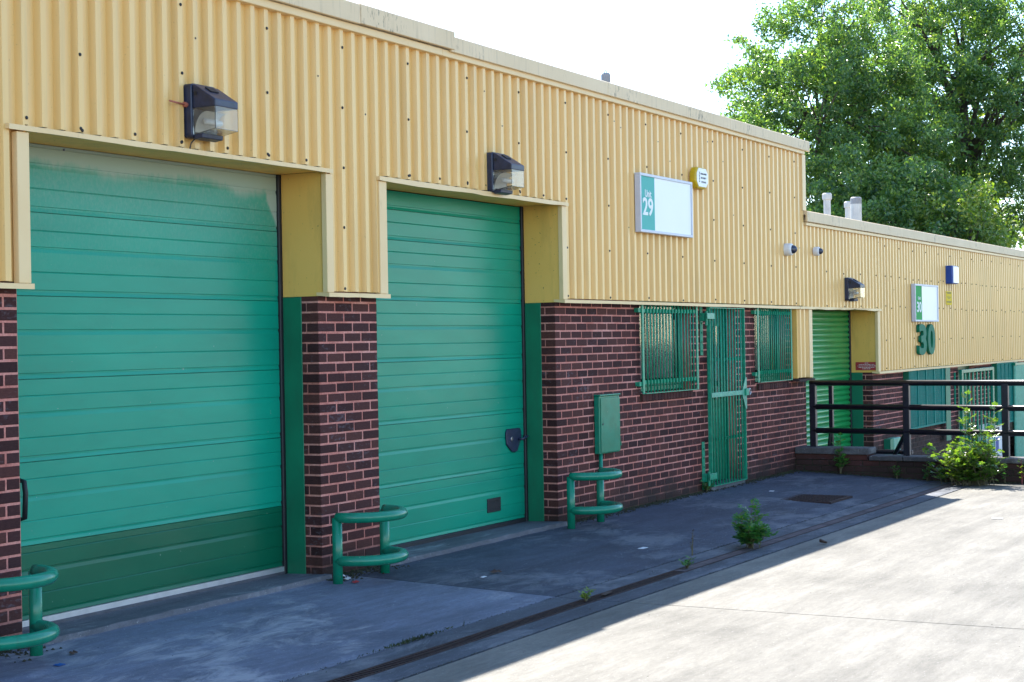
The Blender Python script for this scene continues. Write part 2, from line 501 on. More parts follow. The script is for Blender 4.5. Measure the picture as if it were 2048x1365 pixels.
def text_mesh(txt, size, thick=0.002, fat=0.0, spacing=1.0):
    cu = bpy.data.curves.new('lettering', 'FONT')
    cu.body = txt; cu.size = size; cu.extrude = thick; cu.offset = fat; cu.align_x = 'CENTER'; cu.align_y = 'CENTER'
    cu.space_character = spacing; cu.resolution_u = 4
    o = bpy.data.objects.new('lettering', cu); COL.objects.link(o)
    bpy.context.view_layer.update()
    dg = bpy.context.evaluated_depsgraph_get()
    me = bpy.data.meshes.new_from_object(o.evaluated_get(dg))
    bpy.data.objects.remove(o); bpy.data.curves.remove(cu)
    me.materials.clear()
    return me

def lettering(name, txt, x, y, z, w, h, mat, parent, thick=0.002, fat=0.0, label=None):
    # upright text on a plane facing -Y, fitted to w x h
    me = text_mesh(txt, 1.0, thick, fat)
    co = np.empty(len(me.vertices) * 3); me.vertices.foreach_get('co', co); co = co.reshape(-1, 3)
    mn, mx = co.min(0), co.max(0)
    c = (mn + mx) / 2
    px = (co[:, 0] - c[0]) * w / (mx[0] - mn[0]); pz = (co[:, 1] - c[1]) * h / (mx[1] - mn[1])
    off = woff(parent)
    out = np.c_[x + px - off[0], y - (co[:, 2] - c[2]) - off[1], z + pz - off[2]]
    me.vertices.foreach_set('co', out.ravel())
    return finish(name, me, mat, parent, label=label)

# ------------------------------------------------------------------ terrain and yard
def zg(s, y):
    t = min(1.0, max(0.0, -y / 2.0))
    return -t * (0.065 + 0.003 * max(0.0, min(s, 22) - 10))

g = MB(); g.quad((-900, -900, -1.25), (900, -900, -1.25), (900, 900, -1.25), (-900, 900, -1.25))
o = g.build('ground', 'tarmac'); o['kind'] = 'structure'; o['label'] = 'dark open ground spreading out around the units'
g = MB(); g.box(20.62, 60, -40, 0.0, -1.2, -0.94)
o = g.build('lower_yard', 'strip'); o['kind'] = 'structure'; o['label'] = 'lower concrete yard beyond the low wall in front of unit 30'
g = MB(); g.box(-60, 20.31, -60, 0.4, -1.24, -0.16)
yard = g.build('yard', 'base'); yard['kind'] = 'structure'; yard['label'] = 'concrete yard of cast slabs in front of the units'

NJ, FJ, CJ, EJ = -1.81, -2.335, 10.2, 20.30
def slab(s0, s1, y0, y1, mat, label=None):
    gap = 0.006
    s0 += gap; s1 -= gap
    y0 += 0.012 if abs(y0 - FJ) < 1e-6 else gap; y1 -= 0.012 if abs(y1 - FJ) < 1e-6 else gap
    ns = max(1, int((s1 - s0) / 0.4)) if (s1 - s0) < 40 else 60
    ny = max(1, int((y1 - y0) / 0.3)) if (y1 - y0) < 10 else 12
    b = MB()
    xs = np.linspace(s0, s1, ns + 1); ys = np.linspace(y0, y1, ny + 1)
    for x in xs:
        for y in ys:
            e = 0.004 if (x in (xs[0], xs[-1]) or y in (ys[0], ys[-1])) else 0
            b.v.append((x, y, zg(x, y) - e))
    for i in range(ns):
        for j in range(ny):
            a = i * (ny + 1) + j
            b.f.append((a, a + ny + 1, a + ny + 2, a + 1))
    # skirts down into the joint
    def skirt(idx):
        for p, q in zip(idx[:-1], idx[1:]):
            n = len(b.v)
            for k in (q, p):
                v = b.v[k]; b.v.append((v[0], v[1], -0.15))
            b.f.append((p, q, n, n + 1))
    skirt([i * (ny + 1) for i in range(ns + 1)]); skirt([i * (ny + 1) + ny for i in range(ns + 1)])
    skirt([j for j in range(ny + 1)]); skirt([ns * (ny + 1) + j for j in range(ny + 1)])
    return b.build('slab', mat, yard, label=label)

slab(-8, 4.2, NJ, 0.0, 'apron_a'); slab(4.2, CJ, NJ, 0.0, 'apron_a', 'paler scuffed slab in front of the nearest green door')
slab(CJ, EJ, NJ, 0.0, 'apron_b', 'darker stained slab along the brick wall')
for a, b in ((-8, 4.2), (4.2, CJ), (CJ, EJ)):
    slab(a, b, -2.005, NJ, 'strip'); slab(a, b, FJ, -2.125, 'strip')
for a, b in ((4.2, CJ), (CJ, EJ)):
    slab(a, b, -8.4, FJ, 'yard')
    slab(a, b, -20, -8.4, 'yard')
slab(-8, 4.2, -20, FJ, 'tarmac', 'unseen dark tarmac added beside the concrete bays to cut bounced light')  # out of view; added dark to cut light bounced from the left
slab(-60, -8, -60, 0.0, 'tarmac'); slab(-8, EJ, -60, -20, 'yard')  # unseen tarmac at the far left, dark to lower the bounce

# slot drain with iron bars
dr = thing('drain_channel', (10, -2.065, -0.07), 'long narrow rusty grated drain channel running along the concrete yard', 'drain')
b = MB()
for y0, y1 in ((-2.125, -2.113), (-2.017, -2.005)):
    for s in np.arange(-2, 20.2, 1.0):
        e = min(20.25, s + 0.995)
        for q in ((s, e),):
            z0, z1 = zg(q[0], -2.06), zg(q[1], -2.06)
            n = len(b.v)
            b.v += [(q[0], y0, z0 - 0.05), (q[1], y0, z1 - 0.05), (q[1], y1, z1 - 0.05), (q[0], y1, z0 - 0.05), (q[0], y0, z0 - 0.002), (q[1], y0, z1 - 0.002), (q[1], y1, z1 - 0.002), (q[0], y1, z0 - 0.002)]
            for f in ((4, 5, 6, 7), (0, 1, 5, 4), (1, 2, 6, 5), (2, 3, 7, 6), (3, 0, 4, 7)):
                b.f.append(tuple(n + i for i in f))
b.build('frame', 'rust', dr)
b = MB()
for s in np.arange(4, 11.75, 0.034):
    z = zg(s, -2.06); dx = 0.03
    n = len(b.v)
    b.v += [(s, -2.113, z - 0.03), (s + 0.017, -2.113, z - 0.03), (s + 0.017 + dx, -2.017, z - 0.03), (s + dx, -2.017, z - 0.03),
            (s, -2.113, z - 0.006), (s + 0.017, -2.113, z - 0.006), (s + 0.017 + dx, -2.017, z - 0.006), (s + dx, -2.017, z - 0.006)]
    for f in ((4, 5, 6, 7), (0, 1, 5, 4), (1, 2, 6, 5), (2, 3, 7, 6), (3, 0, 4, 7)):
        b.f.append(tuple(n + i for i in f))
b.build('grating_bars', 'rust', dr, kind='stuff')
b = MB(); b.box(-2, 20.25, -2.113, -2.017, -0.155, -0.135); b.build('channel_bed', 'dirt', dr)
b = MB()
for s in np.arange(11.76, 20.2, 0.5):
    e = min(s + 0.5, 20.25)
    b.quad((s, -2.113, zg(s, -2.06) - 0.005), (e, -2.113, zg(e, -2.06) - 0.005), (e, -2.017, zg(e, -2.06) - 0.004), (s, -2.017, zg(s, -2.06) - 0.004))
b.build('silt', 'silt', dr)

# manhole grating
mh = thing('manhole_cover', (17.35, -1.2, zg(17.35, -1.2)), 'rusty patterned square manhole cover in the dark concrete near the low wall', 'manhole cover')
zz = zg(17.35, -1.2) + 0.004
b = MB(); b.box(16.98, 17.74, -1.56, -0.92, zz - 0.03, zz); b.build('frame', 'rust', mh)
b = MB()
for i in range(14):
    for j in range(12):
        x = 17.02 + i * 0.049; y = -1.52 + j * 0.047
        b.box(x, x + 0.034, y, y + 0.032, zz, zz + 0.006) if (i + j) % 2 else b.box(x + 0.01, x + 0.024, y - 0.006, y + 0.04, zz, zz + 0.006)
b.build('raised_studs', 'rust', mh, kind='stuff')

# ------------------------------------------------------------------ building: shared pieces
CR, VA = -0.085, -0.044          # cladding crown and valley planes
FL = -0.093                      # flashing plane
PITCH = 0.152

def cladding(parent, s0, s1, ztop, zbot, name='cladding', x_ref=0.0):
    # trapezoidal sheet; zbot is a list of (sa, sb, z)
    prof = [(0, VA), (0.072, VA), (0.090, CR), (0.134, CR), (0.152, VA)]
    pts = set()
    k = math.floor((s0 - x_ref) / PITCH) - 1
    xs = []
    while x_ref + k * PITCH < s1 + PITCH:
        base = x_ref + k * PITCH
        for a, y in prof[:-1]:
            xs.append((base + a, y))
        k += 1
    def yat(x):
        t = (x - x_ref) % PITCH
        for (a, ya), (b_, yb) in zip(prof[:-1], prof[1:]):
            if a <= t <= b_:
                return ya + (yb - ya) * (t - a) / (b_ - a)
        return VA
    cuts = sorted({s0, s1} | {q for a, b_, z in zbot for q in (a, b_)} | {x for x, y in xs})
    cuts = [c for c in cuts if s0 <= c <= s1]
    b = MB()
    for a, c in zip(cuts[:-1], cuts[1:]):
        if c - a < 1e-5: continue
        mid = (a + c) / 2
        zb = next((z for p, q, z in zbot if p <= mid <= q), None)
        if zb is None: continue
        b.quad((a, yat(a), zb), (c, yat(c), zb), (c, yat(c), ztop), (a, yat(a), ztop))
    # weld
    off = woff(parent)
    me = bpy.data.meshes.new(name)
    me.from_pydata([(x - off[0], y - off[1], z - off[2]) for x, y, z in b.v], [], b.f)
    bm = bmesh.new(); bm.from_mesh(me)
    bmesh.ops.remove_doubles(bm, verts=bm.verts, dist=1e-5)
    bm.to_mesh(me); bm.free()
    o = finish(name, me, 'clad', parent)
    md = o.modifiers.new('sheet', 'SOLIDIFY'); md.thickness = 0.0015; md.offset = 1 if False else -1
    return o

def screws(parent, s0, s1, rows, skip, x_ref=0.0, every=6, phase=0, mat='black'):
    b = MB()
    k = math.floor((s0 - x_ref) / PITCH)
    while x_ref + k * PITCH < s1:
        x = x_ref + k * PITCH + 0.110
        for ri, z in enumerate(rows):
            ev = every if ri else max(2, every // 1)
            if (k + phase) % ev == 0 and s0 < x < s1 and not skip(x, z):
                xx = x + random.uniform(-0.012, 0.012); zz_ = z + random.uniform(-0.012, 0.012)
                b.lathe([(0.011, -0.002), (0.011, 0.004), (0.006, 0.009)], (xx, CR, zz_), 'y', 7)
            elif random.random() < 0.045 and s0 < x < s1 and not skip(x, z):
                b.lathe([(0.007, -0.002), (0.007, 0.003)], (x, CR, z + random.uniform(-0.2, 0.2)), 'y', 6)
        k += 1
    if b.v:
        b.build('screws', mat, parent, kind='stuff')

BRICKS = []      # candidates for single bricks: dict(parent, x0,x1,z0,z1,y0,y1, score)
STUFF = {}
CAMP = Vector((0, -7.145, 1.718))
def brick_piece(parent, x0, x1, z0, z1, y0, y1, single=True):
    c = Vector(((x0 + x1) / 2, y0, (z0 + z1) / 2))
    BRICKS.append((parent, x0, x1, z0, z1, y0, y1, (c - CAMP).length if single else 1e9))

def brick_field(parent, s0, s1, rows, zj, holes, start_full, left_corner=True, right_corner=True, yf=0.0, depth=0.05, single=True, cornerdepth=(0.1025, 0.15)):
    # rows: row indices; row r occupies zj-0.075*r .. +0.075 ; stretcher bond
    for r in rows:
        z0 = zj - 0.075 * r + 0.005; z1 = z0 + 0.065
        full = (r % 2 == 1) == start_full
        x = s0; first = True
        while x < s1 - 0.02:
            L = 0.215 if (full or not first) else 0.1025
            e = min(x + L, s1)
            if s1 - e < 0.045: e = s1
            segs = [(x, e)]
            for hx0, hx1, hz0, hz1 in holes:
                if z1 > hz0 + 0.01 and z0 < hz1 - 0.01:
                    ns = []
                    for a, c in segs:
                        if c <= hx0 or a >= hx1: ns.append((a, c)); continue
                        if a < hx0 - 0.02: ns.append((a, hx0))
                        if c > hx1 + 0.02: ns.append((hx1, c))
                    segs = ns
            for a, c in segs:
                d = depth
                if first and left_corner: d = cornerdepth[0] if full else cornerdepth[1]
                if e >= s1 - 1e-4 and right_corner: d = 0.10
                brick_piece(parent, a, c, z0, z1, yf, yf + d, single)
            x = e + 0.010; first = False
        if left_corner and full:
            # closer on the return behind the corner stretcher
            brick_piece(parent, s0, s0 + 0.06, z0, z1, yf + cornerdepth[0] + 0.010, yf + cornerdepth[1], single)

BMESH = {}
def brick_mesh(dx, dy, dz):
    key = (round(dx, 3), round(dy, 3))
    if key in BMESH: return BMESH[key]
    e = 0.004
    v = []
    b = MB()
    # bevelled on the visible edges (front face and left side)
    for (x, y, z) in [(e, 0, e), (dx - e, 0, e), (dx - e, 0, dz - e), (e, 0, dz - e)]: v.append((x, y, z))
    for (x, z) in [(0, 0), (dx, 0), (dx, dz), (0, dz)]: v.append((x, e, z))
    for (x, z) in [(0, 0), (dx, 0), (dx, dz), (0, dz)]: v.append((x, dy, z))
    f = [(0, 1, 2, 3)]
    for i in range(4):
        j = (i + 1) % 4
        f.append((i, 4 + i, 4 + j, j)); f.append((4 + i, 8 + i, 8 + j, 4 + j))
    me = bpy.data.meshes.new('brick'); me.from_pydata(v, [], [tuple(reversed(q)) for q in f])
    bm = bmesh.new(); bm.from_mesh(me); bmesh.ops.recalc_face_normals(bm, faces=bm.faces); bm.to_mesh(me); bm.free()
    me.materials.append(MATS['brick'])
    BMESH[key] = me
    return me

def flush_bricks(limit=300):
    BRICKS.sort(key=lambda q: q[7])
    stuff = {}
    for i, (par, x0, x1, z0, z1, y0, y1, sc_) in enumerate(BRICKS):
        jx, jy, jz = random.uniform(-0.0015, 0.0015), random.uniform(-0.002, 0.0012), random.uniform(-0.0012, 0.0012)
        x0 += 0.002; x1 -= 0.002; z0 += 0.002; z1 -= 0.002
        me = brick_mesh(x1 - x0, y1 - y0, z1 - z0)
        if i < limit and sc_ < 1e8:
            o = bpy.data.objects.new('brick', me); COL.objects.link(o)
            o.parent = par; off = woff(par)
            o.location = (x0 + jx - off[0], y0 + jy - off[1], z0 + jz - off[2])
        else:
            stuff.setdefault(par, []).append((me, x0 + jx, y0 + jy, z0 + jz))
    for par, lst in stuff.items():
        b = MB()
        for me, x, y, z in lst:
            n = len(b.v)
            b.v += [(v.co.x + x, v.co.y + y, v.co.z + z) for v in me.vertices]
            b.f += [tuple(n + i for i in p.vertices) for p in me.polygons]
        b.build('brick_courses', 'brick', par, kind='stuff')

def opening(parent, sL, sR, dz, name_door, panels, door_mat):
    """jambs, soffit, flashings of one door opening; dz shifts the whole opening (unit 30 lies lower)"""
    zt, zc, zb = 2.985 + dz, 2.085 + dz, 0.0 + dz
    b = MB(); b.box(sL - 0.004, sR + 0.004, FL + 0.01, 0.36, zt, zt + 0.012); b.build('soffit', 'ret', parent)
    b = MB(); b.box(sR, sR + 0.012, FL + 0.004, 0.315, zc - 0.012, zt - 0.002); b.build('jamb_sheet', 'ret', parent)
    b = MB(); b.box(sL - 0.012, sL, FL + 0.004, 0.315, zc - 0.012, zt - 0.002); b.build('jamb_sheet', 'ret', parent)
    for x0, x1 in ((sR - 0.002, sR + 0.028), (sL - 0.028, sL + 0.002)):
        b = MB(); b.box(x0, x1, 0.150, 0.318, zb, zc - 0.014); b.build('door_post', 'post', parent, bevel=0.003)
    for x0, x1 in ((sR - 0.03, sR + 0.02), (sL - 0.02, sL + 0.03)):
        b = MB(); b.box(x0, x1, 0.319, 0.352, zb, zt - 0.001); b.build('seal_strip', 'black', parent, bevel=0.006)

def wavy_strip(x0, x1, y0, y1, z0, z1, amp, n=14):
    """sheet-metal drip flashing with slightly bent lower lip"""
    b = MB()
    xs = np.linspace(x0, x1, n + 1)
    off = [0.0] + list(np.cumsum(RNG.normal(0, amp, n)))
    off = [q - off[-1] * i / n for i, q in enumerate(off)]
    for x, d in zip(xs, off):
        b.v += [(x, y0 + d * 0.6, z0 + d), (x, y0 + d * 0.3, z1), (x, y1, z1 + 0.004), (x, y1, z0 + 0.012)]
    for i in range(n):
        a = i * 4; c = a + 4
        for k in range(4):
            b.f.append((a + k, a + (k + 1) % 4, c + (k + 1) % 4, c + k))
    b.f.append((0, 1, 2, 3)); b.f.append((n * 4 + 3, n * 4 + 2, n * 4 + 1, n * 4))
    return b

def flashing(parent, x0, x1, z0, z1, y=FL, d=0.05, mat='flash'):
    b = MB(); b.box(x0, x1, y, y + d, z0, z1)
    return b.build('flashing', mat, parent, bevel=0.003)

def section_door(parent, sL, sR, ztop, seams, zbot, mats, yd=0.34):
    """sectional door: one part with a panel per section, ribbed"""
    dr_ = bpy.data.objects.new('door', None); COL.objects.link(dr_); dr_.parent = parent
    dr_.location = Vector((sL, yd, zbot)) - woff(parent)
    lv = [ztop] + seams + [zbot]
    for i, (a, c) in enumerate(zip(lv[:-1], lv[1:])):
        H = 0.512
        b = MB()
        prof = [(a - 0.0008, 0.006), (a - 0.003, 0.0)]
        # ribs are spaced from the lower seam upward, as on a full-height section
        for fr, yo in ((0.21, None), (0.41, 'g'), (0.71, None), (0.93, 'g')):
            z = c + H * (1 - fr)
            if z > a - 0.012: continue
            if yo == 'g':
                prof += [(z + 0.003, -0.0005), (z, 0.005), (z - 0.012, 0.0055), (z - 0.034, 0.0)]
            else:
                prof += [(z + 0.003, -0.0006), (z, 0.0042), (z - 0.007, 0.0)]
        prof = [q for q in prof if q[0] > c + 0.006] + [(c + 0.003, 0.0), (c + 0.0008, 0.006)]
        nx = 12
        xs = np.linspace(sL, sR, nx + 1)
        wob = RNG.normal(0, 0.00035, (nx + 1, len(prof)))
        for ix, x in enumerate(xs):
            for ip, (z, yo) in enumerate(prof):
                b.v.append((x, yd + yo + wob[ix, ip], z))
        k = len(prof)
        for ix in range(nx):
            for ip in range(k - 1):
                p = ix * k + ip
                b.f.append((p, p + 1, p + k + 1, p + k))
        b.build('panel', mats[i], dr_)
    b = MB(); b.box(sL, sR, yd + 0.008, yd + 0.04, zbot, ztop); b.build('core', 'darkdoor', dr_)
    return dr_

def wall_core(parent, s0, s1, z0, z1, y0, y1, holes):
    xs = sorted({s0, s1} | {h for q in holes for h in q[:2]})
    zs = sorted({z0, z1} | {min(max(h, z0), z1) for q in holes for h in q[2:]})
    b = MB()
    for a, c in zip(xs[:-1], xs[1:]):
        for e, f in zip(zs[:-1], zs[1:]):
            mx, mz = (a + c) / 2, (e + f) / 2
            if any(h[0] < mx < h[1] and h[2] < mz < h[3] for h in holes): continue
            b.box(a, c, y0, y1, e, f)
    return b

# ------------------------------------------------------------------ unit 29
U29 = thing('industrial_unit', (13.7, 0, 0), 'tall yellow clad brick unit 29 with two big green doors', 'building', 'terraced industrial units')
S_P1L, S_P1R = 6.2175, 6.995
S_P2L, S_P2R = 9.957, 10.735
S_W3, S_END = 13.722, 20.79
ZJ = 2.03
HOLES = [(15.62, 16.93, 1.155, 2.2), (17.42, 18.30, -0.2, 2.2), (18.94, 20.05, 1.155, 2.2)]
# brickwork: mortar cores with bricks proud of them
def brickwork(parent, s0, s1, z0, z1, holes, name='brickwork', depth=0.15):
    b = wall_core(parent, s0, s1, z0, z1, 0.0035, depth, holes)
    return b.build(name, 'mortar', parent)
bw0 = brickwork(U29, -7.9, S_P1R, -0.3, 2.14, [])
bw0['label'] = 'brick pier at the left edge with pink mortar'
bw1 = brickwork(U29, S_P2L + 0.006, S_P2R - 0.004, -0.3, 2.14, [])
bw1['label'] = 'brick pier between the two large green doors'
bw2 = brickwork(U29, S_W3 + 0.006, S_END - 0.004, -1.3, 2.14, HOLES)
bw2['label'] = 'long brick wall with two windows and the gate'
rows = range(0, 28)
brick_field(bw0, S_P1L - 0.225 * 8, S_P1R, rows, ZJ, [], True, left_corner=False)
brick_field(bw1, S_P2L, S_P2R, rows, ZJ, [], True)
brick_field(bw2, S_W3, S_END, range(0, 40), ZJ, HOLES, True)
flush_29 = True
# soldier sills of bricks on edge
for si, (a, c) in enumerate(((15.60, 16.93), (18.98, 20.06))):
    sill = MB(); sill.box(a, c, -0.012, 0.10, 1.078, 1.140)
    so_ = sill.build('window_sill', 'dirt', U29)
    n = int((c - a) / 0.075)
    for i in range(n):
        x = a + i * (c - a) / n
        b = MB()
        b.prism([(-0.030, 1.072), (0.10, 1.072), (0.10, 1.165), (-0.030, 1.145)], 'x', x + 0.004, x + (c - a) / n - 0.004)
        b.build('sill_brick', 'brick', so_, bevel=0.004)
# plinth under the gate
b = MB(); b.box(17.38, 18.40, -0.06, 0.10, -0.02, 0.055); b.build('doorstep', 'step', U29, bevel=0.012)

# cladding with openings
XR = 0.05
ZT29 = 4.13
bot = [(-7.9, S_P1R, 2.108), (S_P1R, S_P2L, 3.014), (S_P2L, S_P2R, 2.108), (S_P2R, S_W3, 3.014), (S_W3, 20.60, 2.108)]
cl29 = cladding(U29, -7.9, 20.56, ZT29, bot, x_ref=XR)
def in_open(x, z):
    if z < 3.02 and (S_P1R - 0.1 < x < S_P2L + 0.1 or S_P2R - 0.1 < x < S_W3 + 0.1): return True
    return False
screws(cl29, 4, 20.5, [2.135, 2.59, 3.035, 3.485, 3.93], in_open, XR)
screws(cl29, S_P1R, S_P2L, [3.045], lambda x, z: False, XR, 3)
screws(cl29, S_P2R, S_W3, [3.045], lambda x, z: False, XR, 3)
# backing wall behind cladding
b = wall_core(U29, -7.9, 20.57, 2.142, 4.1, -0.04, 0.15, [(S_P1R - 0.03, S_P2L + 0.03, 2.0, 3.015), (S_P2R - 0.03, S_W3 + 0.03, 2.0, 3.015)])
b.build('backing_wall', 'inner', U29)
# opening trims
opening(U29, S_P1R, S_P2L, 0, 'a', None, None)
opening(U29, S_P2R, S_W3, 0, 'b', None, None)
# lintel drip flashings
wavy_strip(S_P1R - 0.15, S_P2L + 0.06, FL - 0.022, -0.045, 2.972, 3.003, 0.003, 18).build('lintel_flashing', 'flash', U29)
wavy_strip(S_P2R - 0.10, S_W3 + 0.10, FL - 0.022, -0.045, 2.970, 3.001, 0.0045, 18).build('lintel_flashing', 'flash', U29)
# vertical jamb flashings
for x0, x1 in ((S_P1R - 0.075, S_P1R + 0.02), (S_P2L - 0.008, S_P2L + 0.075), (S_P2R - 0.085, S_P2R + 0.02), (S_W3 - 0.006, S_W3 + 0.085)):
    flashing(U29, x0, x1, 2.098, 2.968, FL - 0.004, 0.045)
# bottom drips
for x0, x1 in ((-7.9, S_P1R + 0.03), (S_P2L - 0.01, S_P2R + 0.03), (S_W3 - 0.008, 17.40), (17.403, 20.30)):
    wavy_strip(x0, x1, FL - 0.018, 0.004, 2.064, 2.096, 0.0012, 10).build('drip_flashing', 'flash', U29)
# parapet caps
def cap(parent, x0, x1, zt, zb, y0, name='parapet_cap'):
    b = MB()
    b.prism([(y0, zb), (y0, zt - 0.012), (y0 + 0.012, zt), (0.30, zt - 0.02), (0.30, zt - 0.2), (0.27, zt - 0.2), (0.27, zt - 0.05), (y0 + 0.03, zt - 0.05), (y0 + 0.03, zb)], 'x', x0, x1)
    return b.build(name, 'cap', parent, bevel=0.004)
for x0, x1, zt, y0 in ((-7.9, 3.1, 4.275, -0.150), (3.104, 10.36, 4.275, -0.150), (10.364, 11.735, 4.280, -0.152), (11.70, 14.66, 4.243, -0.140), (14.664, 17.9, 4.243, -0.140), (17.904, 20.69, 4.240, -0.140)):
    cap(U29, x0, x1, zt, zt - 0.155 if x1 < 11.74 else zt - 0.135, y0)
for x0, x1, z0 in ((-7.9, 11.6, 4.062), (11.602, 20.57, 4.062)):
    b = MB(); b.box(x0, x1, -0.112, -0.02, z0, z0 + 0.058); b.build('parapet_trim', 'flash', U29, bevel=0.004)
# corner trim at the step down to the next unit, side wall and roof
b = MB(); b.box(20.50, 20.63, FL - 0.006, 0.05, 3.335, 4.06); b.build('corner_flashing', 'flash', U29, bevel=0.004)
b = MB(); b.box(20.50, 20.60, 0.052, 12, 2.4, 4.08); b.build('side_wall', 'clad', U29)
b = MB(); b.box(20.45, 20.69, 0.302, 12.1, 4.06, 4.225); b.build('parapet_cap', 'cap', U29)
b = MB(); b.box(-7.9, 20.49, 0.16, 12, 3.9, 3.95); b.build('roof', 'roof', U29)
b = MB(); b.box(-7.9, 20.49, 12, 12.2, -1.2, 4.1); b.box(-8.0, -7.9, -0.04, 12, -1.2, 4.1); b.build('rear_wall', 'inner', U29)
# dark volume behind doors and windows
b = MB(); b.box(-7.8, 20.48, 0.60, 0.62, -0.2, 3.85); b.build('inner_partition', 'inner', U29)

# doors
d1 = section_door(U29, S_P1R, S_P2L, 2.984, [2.56, 2.045, 1.535, 1.03, 0.522], 0.075, ['door', 'door', 'door', 'door', 'door', 'darkdoor'])
d1['label'] = 'wide green sectional door with chalky head and dark green bottom panel'
b = MB(); b.box(S_P1R + 0.03, S_P2L - 0.03, 0.325, 0.37, 0.038, 0.0745); b.build('bottom_rail', 'alu', d1)
b = MB(); b.box(S_P1R + 0.03, S_P2L - 0.03, 0.318, 0.372, -0.01, 0.0375); b.build('bottom_seal', 'seal', d1, bevel=0.005)
# pull handle at the left
b = MB(); b.tube([(7.305, 0.335, 0.93), (7.305, 0.285, 0.92), (7.305, 0.275, 0.85), (7.305, 0.285, 0.70), (7.305, 0.335, 0.69)], 0.016, 8); b.build('handle', 'black', d1, smooth=True)
d2 = section_door(U29, S_P2R, S_W3, 2.978, [2.82, 2.57, 2.07, 1.56, 1.048, 0.532], 0.055, ['door2'] * 7)
d2['label'] = 'green sectional door with lock plate and recessed handle'
b = MB(); b.box(S_P2R + 0.03, S_W3 - 0.03, 0.325, 0.372, -0.005, 0.0545); b.build('bottom_seal', 'black', d2, bevel=0.006)
b = MB()
pl = [(13.335, 0.87), (13.36, 0.905), (13.60, 0.905), (13.625, 0.87), (13.62, 0.80), (13.545, 0.69), (13.50, 0.68), (13.44, 0.69), (13.345, 0.76)]
b.prism(pl, 'y', 0.322, 0.341); lk = b.build('lock_plate', 'lampbody', d2, bevel=0.006)
b = MB(); b.lathe([(0.022, 0), (0.022, 0.006), (0.012, 0.008)], (13.43, 0.3225, 0.81), 'y', 12); b.build('keyhole_cover', 'steel', d2)
b = MB(); b.tube([(13.56, 0.325, 0.80), (13.56, 0.285, 0.80), (13.66, 0.278, 0.825)], 0.012, 8); b.build('lock_handle', 'lampbody', d2, smooth=True)
b = MB()
b.box(12.98, 13.225, 0.331, 0.344, 0.165, 0.195); b.box(12.98, 13.225, 0.331, 0.344, 0.262, 0.292)
b.box(12.98, 13.012, 0.331, 0.344, 0.195, 0.262); b.box(13.193, 13.225, 0.331, 0.344, 0.195, 0.262)
b.build('recessed_handle', 'black', d2, bevel=0.003)
b = MB(); b.box(13.0125, 13.1925, 0.334, 0.346, 0.1955, 0.2615); b.build('handle_well', 'black', d2)

# concrete thresholds
for x0, x1, yy in ((S_P1R - 0.03, S_P2L + 0.02, -0.075), (S_P2R - 0.02, S_W3 + 0.0, -0.10)):
    b = MB()
    n = 24
    xs = np.linspace(x0, x1, n + 1)
    e = RNG.normal(0, 0.004, n + 1)
    for x, q in zip(xs, e):
        b.v += [(x, yy + q, -0.03), (x, yy + q + 0.006, 0.030 + q * 0.5), (x, 0.37, 0.016), (x, 0.37, -0.03)]
    for i in range(n):
        a = i * 4; c = a + 4
        for k in range(3):
            b.f.append((a + k, a + k + 1, c + k + 1, c + k))
    b.f.append((0, 1, 2, 3)); b.f.append((n * 4 + 3, n * 4 + 2, n * 4 + 1, n * 4))
    b.build('threshold', 'step', U29)

# windows of unit 29
def window(parent, x0, x1, z0, z1, y=0.075, split=None):
    w = bpy.data.objects.new('window', None); COL.objects.link(w); w.parent = parent
    w.location = Vector((x0, y, z0)) - woff(parent)
    t = 0.055
    b = MB()
    b.box(x0, x0 + t, y, y + 0.05, z0, z1); b.box(x1 - t, x1, y, y + 0.05, z0, z1)
    b.box(x0 + t, x1 - t, y, y + 0.05, z0, z0 + t); b.box(x0 + t, x1 - t, y, y + 0.05, z1 - t, z1)
    b.build('frame', 'green', w, bevel=0.004)
    b = MB(); b.box(x0 + t, x1 - t, y - 0.012, y + 0.04, z0 + t + 0.002, z0 + t + 0.045); b.box(x0 + t, x0 + t + 0.04, y - 0.01, y + 0.04, z0 + t + 0.05, z1 - t - 0.002)
    b.box(x1 - t - 0.04, x1 - t, y - 0.01, y + 0.04, z0 + t + 0.05, z1 - t - 0.002)
    b.build('casement', 'green', w, bevel=0.004)
    b = MB(); b.box(x0 + t + 0.04, x1 - t - 0.04, y + 0.012, y + 0.018, z0 + t + 0.045, z1 - t); b.build('pane', 'pane', w)
    b = MB()
    n = 16
    for i in range(n):
        zz_ = z0 + t + 0.3 + i * 0.034
        if zz_ < z1 - t:
            b.prism([(y + 0.10, zz_), (y + 0.125, zz_ + 0.012), (y + 0.125, zz_ + 0.014), (y + 0.10, zz_ + 0.002)], 'x', x0 + t, x1 - t)
    b.build('blind', 'blind', w, kind='stuff')
    return w
window(U29, 15.64, 16.91, 1.165, 2.12)
window(U29, 18.96, 20.03, 1.165, 2.12)
# personnel door behind the gate
pd = bpy.data.objects.new('door', None); COL.objects.link(pd); pd.parent = U29; pd.location = Vector((17.42, 0.11, 0.06)) - woff(U29)
pd['label'] = 'dark green personnel door behind the barred gate'
b = MB(); b.box(17.42, 17.47, 0.10, 0.15, 0.056, 2.13); b.box(18.25, 18.30, 0.10, 0.15, 0.056, 2.13); b.box(17.47, 18.25, 0.10, 0.15, 2.05, 2.13); b.build('frame', 'green', pd)
b = MB(); b.box(17.473, 18.247, 0.118, 0.15, 0.06, 2.047); b.build('leaf', 'post', pd)
b = MB(); b.box(17.62, 18.10, 0.110, 0.122, 1.0, 1.85); b.build('glazing', 'pane', pd)
b = MB(); b.box(17.50, 17.60, 0.106, 0.119, 0.98, 1.10); b.build('push_plate', 'alu', pd)

